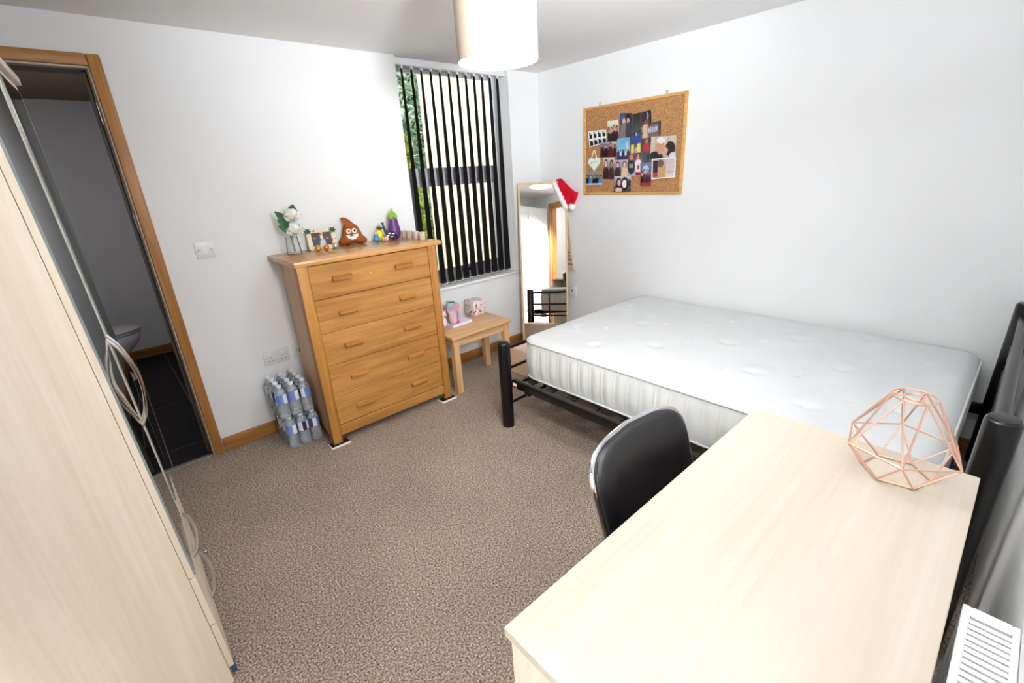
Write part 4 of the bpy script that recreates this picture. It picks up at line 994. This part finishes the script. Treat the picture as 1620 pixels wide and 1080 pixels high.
gb2 = thing('paper_bag', 'beige paper bag hanging on the wall beside the mirror', 'bag', (-0.004, -0.30, 0.66))
def bg_ring(y0, y1, x, z): return [(-0.001, y0, z), (-0.001, y1, z), (-x, y1, z), (-x, y0, z)]
MB().loft([bg_ring(0.06, -0.097, 0.03, 0.0), bg_ring(0.06, -0.078, 0.028, 0.12), bg_ring(0.055, -0.05, 0.018, 0.28), bg_ring(0.05, -0.024, 0.008, 0.41)]).build('bag_body', 'bag_paper', gb2)
for k, (y0, z0, l) in enumerate(((-0.03, 0.2, 0.04), (-0.032, 0.23, 0.03), (-0.035, 0.16, 0.05), (-0.03, 0.26, 0.03))):
    MB().box(-0.0315 + 0.00002 * z0, -0.030 + 0.006 * 0, y0 - l, y0, z0 - 0.12, z0 - 0.108).build('printed_mark', 'bag_print', gb2)
MB().tube(catmull([(-0.005, -0.02, 0.40), (-0.006, -0.012, 0.45), (-0.006, 0.0, 0.50), (-0.004, 0.02, 0.53), (-0.005, 0.035, 0.46), (-0.005, 0.04, 0.41)], 5), 0.003, 6).build('strap', 'ribbon', gb2)

# ------------------------------------------------------------------ cork board, photographs, ornament
cb = thing('cork_board', 'wood framed cork pinboard covered with photographs', 'pinboard', (-0.0005, -0.912, 1.2735))
yl = 0.415; hb = 0.618; fw = 0.017
MB().box(-0.012, 0.0, -yl + fw, yl - fw, fw, hb - fw).build('cork_panel', 'cork', cb)
for (a, b_, c, d_) in ((-yl, yl, 0, fw), (-yl, yl, hb - fw, hb), (-yl, -yl + fw, fw, hb - fw), (yl - fw, yl, fw, hb - fw)):
    MB().box(-0.02, 0.0, a, b_, c, d_, 0.002).build('frame_stick', 'board_wood', cb)
for y in (-0.644, -1.181):
    t = thing('wall_hook', 'small steel hook above the cork board, ' + ('near the mirror' if y > -1 else 'far from the mirror'), 'hook', (0, y, 1.898), 0, 'hooks above the cork board')
    MB().cyl((0, 0, 0.012), (-0.016, 0, 0.014), 0.002, 8).ball((-0.016, 0, 0.014), 0.004, 8, 6).build('nail', 'steel', t)
    MB().tube([(-0.012, 0, 0.012), (-0.012, 0.006, 0.004), (-0.012, 0.0, -0.006), (-0.012, -0.006, 0.004)], 0.0012, 6, True).build('hanging_loop', 'steel', t)
BK = (22, 20, 22); DR = (70, 18, 22); NV = (30, 34, 60)
photos = [
 ('cap3', [(-0.821, 1.821), (-0.923, 1.811), (-0.927, 1.658), (-0.819, 1.662)], scene_painter((50, 46, 52), (96, 92, 92), [('e', .25, .82, .2, .16, (44, 84, 160)), ('e', .34, .66, .13, .13, (210, 160, 140)), ('e', .34, .25, .3, .36, (120, 112, 108)), ('e', .72, .74, .2, .2, (24, 18, 20)), ('e', .68, .68, .11, .12, (206, 150, 130)), ('e', .74, .25, .26, .38, (66, 58, 66))], 1), 'portrait photo of two people, one in a blue cap'),
 ('stage4', [(-0.925, 1.802), (-1.072, 1.812), (-1.084, 1.665), (-0.927, 1.657)], scene_painter((26, 30, 34), (86, 100, 96), [('e', .45, .75, .04, .18, (120, 40, 50)), ('e', .8, .8, .05, .15, (150, 140, 150)), ('e', .74, .5, .12, .14, (120, 60, 84)), ('e', .7, .25, .25, .2, (150, 132, 112)), ('r', .97, .5, .05, .5, (12, 12, 12))], 2), 'dark photo of a dim room, topmost on the board'),
 ('dark2', [(-0.714, 1.782), (-0.81, 1.78), (-0.817, 1.643), (-0.721, 1.645)], scene_painter((232, 228, 216), (150, 110, 96), folk(4, [BK, (40, 26, 24)], 4, h=.58, w=.17), 3), 'photo of a dark-clothed group under a pale sky'),
 ('grad', [(-0.538, 1.731), (-0.704, 1.727), (-0.71, 1.64), (-0.553, 1.619)], scene_painter((238, 238, 238), (232, 232, 232), [('r', .12 + .25 * k, .72, .085, .2, (10, 10, 10)) for k in range(4)] + [('r', .14 + .25 * k, .22, .08, .16, (10, 10, 10)) for k in range(4)] + [('e', .16 + .25 * k, .88, .05, .1, (220, 220, 220)) for k in range(4)] + [('e', .18 + .25 * k, .4, .05, .09, (210, 210, 210)) for k in range(4)], 4, None, 14), 'black and white photo strip of figures'),
 ('grp5', [(-1.015, 1.726), (-1.152, 1.74), (-1.154, 1.641), (-1.02, 1.634)], scene_painter((64, 56, 60), (128, 104, 92), [('r', .12, .5, .14, .5, (206, 170, 130))] + [('e', .34 + .11 * k, .55, .045, .2, (170, 176, 200)) for k in range(5)] + [('e', .34 + .11 * k, .78, .035, .07, (150, 110, 90)) for k in range(5)] + [('r', .96, .6, .05, .45, (20, 18, 18))], 5), 'team photo with a tan strip at its edge'),
 ('dan8', [(-0.917, 1.68), (-1.007, 1.701), (-1.015, 1.552), (-0.919, 1.551)], scene_painter((60, 56, 66), (120, 96, 60), [('e', .3, .62, .2, .25, (56, 66, 130)), ('e', .7, .6, .22, .3, (40, 70, 150)), ('e', .55, .86, .07, .08, (214, 170, 150)), ('r', .2, .2, .12, .22, (214, 206, 92)), ('r', .75, .22, .14, .2, (220, 212, 100)), ('e', .5, .12, .12, .14, (190, 170, 170))], 6), 'photo of two people in blue tops and yellow trousers'),
 ('red6', [(-0.657, 1.644), (-0.807, 1.64), (-0.81, 1.538), (-0.658, 1.543)], scene_painter((150, 150, 180), (50, 16, 22), [('r', .85, .85, .15, .2, (196, 170, 110))] + folk(4, [DR, BK, (90, 24, 28)], 8, h=.72, w=.13), 7), 'photo of a group in dark red clothing'),
 ('sky7', [(-0.809, 1.658), (-0.915, 1.658), (-0.921, 1.512), (-0.805, 1.511)], scene_painter((92, 164, 214), (150, 196, 216), [('e', .78, .55, .1, .3, (190, 190, 196)), ('r', .5, .18, .5, .2, (44, 50, 76))] + [('e', .12 + .19 * k, .3, .08, .12, [(44, 46, 72), (200, 206, 222)][k % 2]) for k in range(5)] + [('e', .12 + .19 * k, .44, .045, .05, (60, 44, 40)) for k in range(5)], 8), 'photo of a group under a bright blue sky'),
 ('red9', [(-1.01, 1.642), (-1.088, 1.643), (-1.092, 1.488), (-1.018, 1.484)], scene_painter((70, 60, 60), (86, 84, 92), [('e', .5, .6, .3, .26, (170, 44, 48)), ('e', .55, .86, .12, .1, (176, 120, 96)), ('e', .4, .2, .16, .26, (62, 76, 100)), ('e', .72, .2, .1, .2, (40, 44, 60))], 9), 'photo of a person in a red shirt and jeans'),
 ('big10', [(-1.088, 1.646), (-1.273, 1.638), (-1.274, 1.507), (-1.084, 1.507)], scene_painter((198, 188, 176), (176, 162, 148), [('r', .7, .7, .02, .3, (160, 150, 140)), ('r', .2, .6, .02, .4, (168, 158, 146)), ('e', .22, .05, .3, .28, (34, 30, 36)), ('e', .4, .52, .16, .34, (196, 144, 108)), ('e', .4, .82, .17, .14, (224, 220, 222)), ('e', .78, .42, .2, .34, (44, 30, 34)), ('e', .62, .34, .07, .16, (206, 156, 126)), ('e', .9, .08, .14, .16, (206, 204, 222))], 10), 'largest photo, a couple with one in a white cap'),
 ('hood14', [(-0.905, 1.548), (-1.019, 1.552), (-1.027, 1.399), (-0.91, 1.403)], scene_painter((96, 56, 60), (150, 180, 206), [('e', .25, .42, .26, .34, (40, 36, 40)), ('r', .26, .46, .14, .1, (146, 140, 134)), ('e', .27, .84, .12, .13, (190, 140, 104)), ('e', .75, .42, .24, .32, (224, 218, 220)), ('e', .75, .38, .08, .12, (196, 60, 60)), ('e', .74, .82, .09, .12, (196, 140, 120)), ('r', .76, .1, .2, .08, (150, 24, 34))], 11), 'photo of two people, dark shirt beside pale hoodie'),
 ('girls12', [(-0.692, 1.537), (-0.792, 1.535), (-0.793, 1.382), (-0.691, 1.389)], scene_painter((214, 208, 206), (40, 28, 26), folk(2, [(46, 30, 28), (60, 40, 32)], 12, h=.68, w=.24), 12), 'photo of two dark-haired people embracing'),
 ('purp13', [(-0.797, 1.515), (-0.906, 1.513), (-0.91, 1.403), (-0.8, 1.402)], scene_painter((186, 176, 196), (110, 90, 110), folk(2, [(54, 36, 62), (214, 186, 140)], 13, hair=(50, 30, 56), h=.66, w=.24), 13), 'purplish photo of two people, one in a cream top'),
 ('grp15', [(-1.013, 1.484), (-1.101, 1.484), (-1.105, 1.331), (-1.021, 1.332)], scene_painter((110, 120, 150), (126, 40, 40), [('e', .5, .72, .3, .16, (150, 200, 236))] + folk(4, [BK, (60, 26, 28)], 15, h=.56, w=.12) + [('r', .5, .06, .45, .07, (150, 40, 36))], 14), 'tall photo of a dark group on red flooring'),
 ('bw16', [(-0.796, 1.402), (-0.942, 1.401), (-0.944, 1.297), (-0.795, 1.295)], scene_painter((196, 200, 196), (60, 54, 62), [('e', .28, .5, .18, .4, (30, 26, 30)), ('e', .3, .58, .1, .2, (214, 170, 160)), ('e', .28, .1, .2, .18, (224, 186, 176)), ('e', .64, .5, .22, .44, (34, 28, 38)), ('e', .62, .5, .13, .26, (238, 226, 222)), ('e', .92, .55, .08, .25, (70, 40, 44))], 15), 'lowest photo, pale close-up of two faces'),
 ('grp17', [(-0.533, 1.444), (-0.688, 1.443), (-0.687, 1.347), (-0.531, 1.347)], scene_painter((150, 138, 128), (60, 66, 84), folk(5, [(20, 22, 34), (70, 130, 190), (24, 24, 34)], 17, h=.6, w=.12) + [('r', .5, .06, .5, .06, (220, 224, 232))], 16), 'group photo below the heart ornament'),
 ('wb11', [(-1.105, 1.506), (-1.284, 1.508), (-1.286, 1.382), (-1.109, 1.373)], scene_painter((186, 172, 168), (150, 136, 132), [('r', .14, .55, .12, .34, (44, 34, 44)), ('r', .15, .22, .12, .12, (150, 60, 66)), ('e', .38, .74, .13, .2, (120, 84, 84)), ('e', .5, .3, .22, .3, (190, 150, 96)), ('r', .8, .6, .2, .3, (196, 182, 176)), ('r', .8, .16, .2, .1, (206, 200, 198))], 17, (244, 242, 238)), 'white-bordered photo of an indoor scene'),
]
for i, (nm, q, painter, lab) in enumerate(photos):
    cyq = sum(p[0] for p in q) / 4; czq = sum(p[1] for p in q) / 4
    t = thing('photograph', lab, 'photograph', (-0.0135 - 0.0012 * i, cyq, czq), 0, 'photographs pinned on the cork board')
    (ty0, tz0), (ty1, tz1), (by1, bz1), (by0, bz0) = q
    curl = 0.003 + 0.004 * ((i * 7) % 3)
    def pos(u, v, d=0.0):
        y = (by0 + (by1 - by0) * u) * (1 - v) + (ty0 + (ty1 - ty0) * u) * v - cyq
        z = (bz0 + (bz1 - bz0) * u) * (1 - v) + (tz0 + (tz1 - tz0) * u) * v - czq
        return (-curl * max(0, v - 0.6) ** 2 * 6 * (0.3 + 0.7 * u) * 0.3 + d, y, z)
    paint_mesh('print', pos, painter, t, 32, 32)
    MB().grid(lambda u, v: pos(u, v, 0.0005), 6, 10).build('backing', 'paper', t)
    MB().ball((-0.003, (ty0 + ty1) / 2 - cyq, (tz0 + tz1) / 2 - czq - 0.006), (0.003, 0.0028, 0.0028), 8, 6).build('pin', 'steel', t)
ho = thing('heart_ornament', 'pale wooden heart hanging by ribbon on the cork board', 'ornament', (-0.014, -0.599, 1.495))
hp = []
for i in range(40):
    t = 2 * PI * i / 40; hx_ = 16 * math.sin(t) ** 3; hz_ = 13 * math.cos(t) - 5 * math.cos(2 * t) - 2 * math.cos(3 * t) - math.cos(4 * t)
    hp.append((hx_ * 0.00345, (hz_ + 2) * 0.0034))
MB().prism(hp, -0.006, 0.0, lambda a, b_, t: (t, a, b_)).build('heart', 'heart', ho, 40)
MB().tube([(-0.004, 0.03, 0.035), (-0.006, 0.004, 0.1), (-0.006, -0.004, 0.1), (-0.004, -0.026, 0.035)], 0.0032, 6).build('ribbon', 'ribbon', ho)
sc = MB(); sc.tube([(-0.0065, 0.034 - 0.062 * k / 30, 0.012 + 0.0045 * math.sin(k * 1.25) + 0.0003 * k) for k in range(31)], 0.0009, 4)
sc.tube(catmull([(-0.0065, 0.026, 0.02), (-0.0065, 0.036, 0.014), (-0.0065, 0.03, 0.003), (-0.0065, 0.02, 0.008)], 4), 0.001, 4); sc.build('script', 'heart_ink', ho)

# ------------------------------------------------------------------ switch and sockets
def plate(t, w, h): return MB().box(-w / 2, w / 2, -0.009, 0.0, -h / 2, h / 2, 0.002, 2).build('plate', 'offwhite', t)
sw = thing('light_switch', 'white light switch on the wall beside the ensuite door', 'light switch', (-2.582, 0, 1.171))
plate(sw, 0.086, 0.086)
MB().box(-0.012, 0.012, -0.0125, -0.009, -0.02, 0.02, 0.0015, 1, Matrix.Rotation(0.05, 4, 'X')).build('rocker', 'white', sw)
for x in (-0.03, 0.03): MB().cyl((x, -0.009, 0), (x, -0.0096, 0), 0.0035, 10).build('screw', 'grey_mark', sw)
def socket_face(t, cx_, mir=1):
    for (dx, dz, w, h) in ((0, 0.012, 0.004, 0.009), (-0.011, -0.012, 0.007, 0.004), (0.011, -0.012, 0.007, 0.004)):
        MB().box(cx_ + dx - w / 2, cx_ + dx + w / 2, -0.0095, -0.0085, dz - 0.008 - h / 2, dz - 0.008 + h / 2).build('pin_hole', 'dark', t)
    MB().box(cx_ - 0.006, cx_ + 0.006, -0.012, -0.009, 0.014, 0.030, 0.001).build('rocker', 'white', t)
so = thing('double_socket', 'white double wall socket above the water bottles', 'socket', (-2.367, 0, 0.488))
plate(so, 0.146, 0.086); socket_face(so, -0.036); socket_face(so, 0.036)
for x in (-0.06, 0.06): MB().cyl((x, -0.009, 0), (x, -0.0096, 0), 0.0033, 10).build('screw', 'grey_mark', so)
s2 = thing('wall_outlet', 'white single outlet plate half hidden by the chest', 'socket', (-2.229, 0, 0.489))
plate(s2, 0.086, 0.086)
MB().cyl((-0.02, -0.009, 0.005), (-0.02, -0.0096, 0.005), 0.004, 10).build('screw', 'grey_mark', s2)
MB().box(-0.006, 0.010, -0.0105, -0.009, -0.01, 0.012, 0.001).build('jack', 'grey_mark', s2)
s3 = thing('wall_outlet', 'white outlet plate on the wall beside the mirror', 'socket', (0, -0.36, 0.46), PI / 2 * -1)
plate(s3, 0.086, 0.086)
MB().cyl((0.0, -0.009, 0.01), (0.0, -0.0105, 0.01), 0.009, 14).build('jack', 'grey_mark', s3)

# ------------------------------------------------------------------ pendant lamp
pe = thing('pendant_lamp', 'lit cream drum pendant lamp hanging from the ceiling', 'lamp', (-1.77, -1.55, H))
zb_ = 1.845 - H; r = 0.143; hs = 0.245
MB().lathe([(r, zb_), (r, zb_ + hs), (r - 0.002, zb_ + hs), (r - 0.002, zb_), (r, zb_)], (0, 0, 0), 64).build('shade', 'shade', pe)
for z in (zb_, zb_ + hs): MB().tube([(r * math.cos(t * PI / 32), r * math.sin(t * PI / 32), z) for t in range(64)], 0.003, 6, True).build('hoop', 'shade', pe)
MB().cyl((0, 0, -0.02), (0, 0, zb_ + hs - 0.02), 0.004, 10).build('cord', 'white', pe)
MB().lathe([(0, -0.03), (0.02, -0.028), (0.045, -0.008), (0.048, 0.0)], (0, 0, 0), 28).build('ceiling_rose', 'white', pe)
MB().lathe([(0.018, zb_ + hs), (0.018, zb_ + hs - 0.055), (0, zb_ + hs - 0.055)], (0, 0, 0), 20).build('lamp_holder', 'white', pe)
for k in range(3):
    a = k * 2 * PI / 3; MB().cyl((0.015 * math.cos(a), 0.015 * math.sin(a), zb_ + hs - 0.01), (r * math.cos(a), r * math.sin(a), zb_ + hs), 0.002, 6).build('spoke', 'white', pe)
MB().lathe([(0.012, zb_ + hs - 0.055), (0.014, zb_ + hs - 0.07), (0.026, zb_ + hs - 0.1), (0.028, zb_ + hs - 0.12), (0.02, zb_ + hs - 0.14), (0, zb_ + hs - 0.147)], (0, 0, 0), 20).build('bulb', 'bulb', pe)

# ------------------------------------------------------------------ toilet in the ensuite
to = thing('toilet', 'pale grey-lit toilet in the dark ensuite', 'toilet', (-3.27, 1.9, 0))
def oval(cx_, a, b_, z, n=28, back=0.5):
    out_ = []
    for k in range(n):
        t = 2 * PI * k / n; c, s_ = math.cos(t), math.sin(t)
        out_.append((cx_ + (a * c if c > 0 else a * back * math.copysign(abs(c) ** 0.6, c)), b_ * s_, z))
    return out_
MB().loft([oval(-0.02, 0.25, 0.12, 0.0), oval(-0.02, 0.24, 0.115, 0.03), oval(-0.04, 0.17, 0.095, 0.14), oval(-0.02, 0.24, 0.13, 0.22), oval(0.0, 0.325, 0.17, 0.32), oval(0.0, 0.345, 0.178, 0.39), oval(0.0, 0.335, 0.172, 0.40)]).build('bowl', 'ceramic', to, 60)
MB().loft([oval(0.0, 0.35, 0.18, 0.402), oval(0.0, 0.355, 0.184, 0.41), oval(0.0, 0.345, 0.176, 0.418)]).build('seat', 'lid', to, 60)
MB().loft([oval(0.0, 0.355, 0.184, 0.42), oval(0.0, 0.36, 0.187, 0.432), oval(0.0, 0.33, 0.17, 0.446), oval(0.0, 0.2, 0.1, 0.450)]).build('lid', 'lid', to, 60)
MB().box(-0.36, -0.17, -0.19, 0.19, 0.40, 0.78, 0.02, 3).build('cistern', 'ceramic', to)
MB().box(-0.34, -0.1, -0.1, 0.1, 0.0, 0.40, 0.01, 2).build('pedestal_back', 'ceramic', to)

# ------------------------------------------------------------------ box behind the bed foot
bxx = thing('cardboard_box', 'pale cardboard box on the carpet behind the bed foot', 'box', (-0.65, -0.525, 0), 0.0)
MB().box(-0.19, 0.19, -0.09, 0.09, 0.0, 0.20, 0.002).build('carton', 'card', bxx)
for s_ in (-1, 1): MB().box(-0.19, 0.19, 0.002 * s_, 0.088 * s_, 0.2005, 0.203, 0.0).build('flap', 'card', bxx)
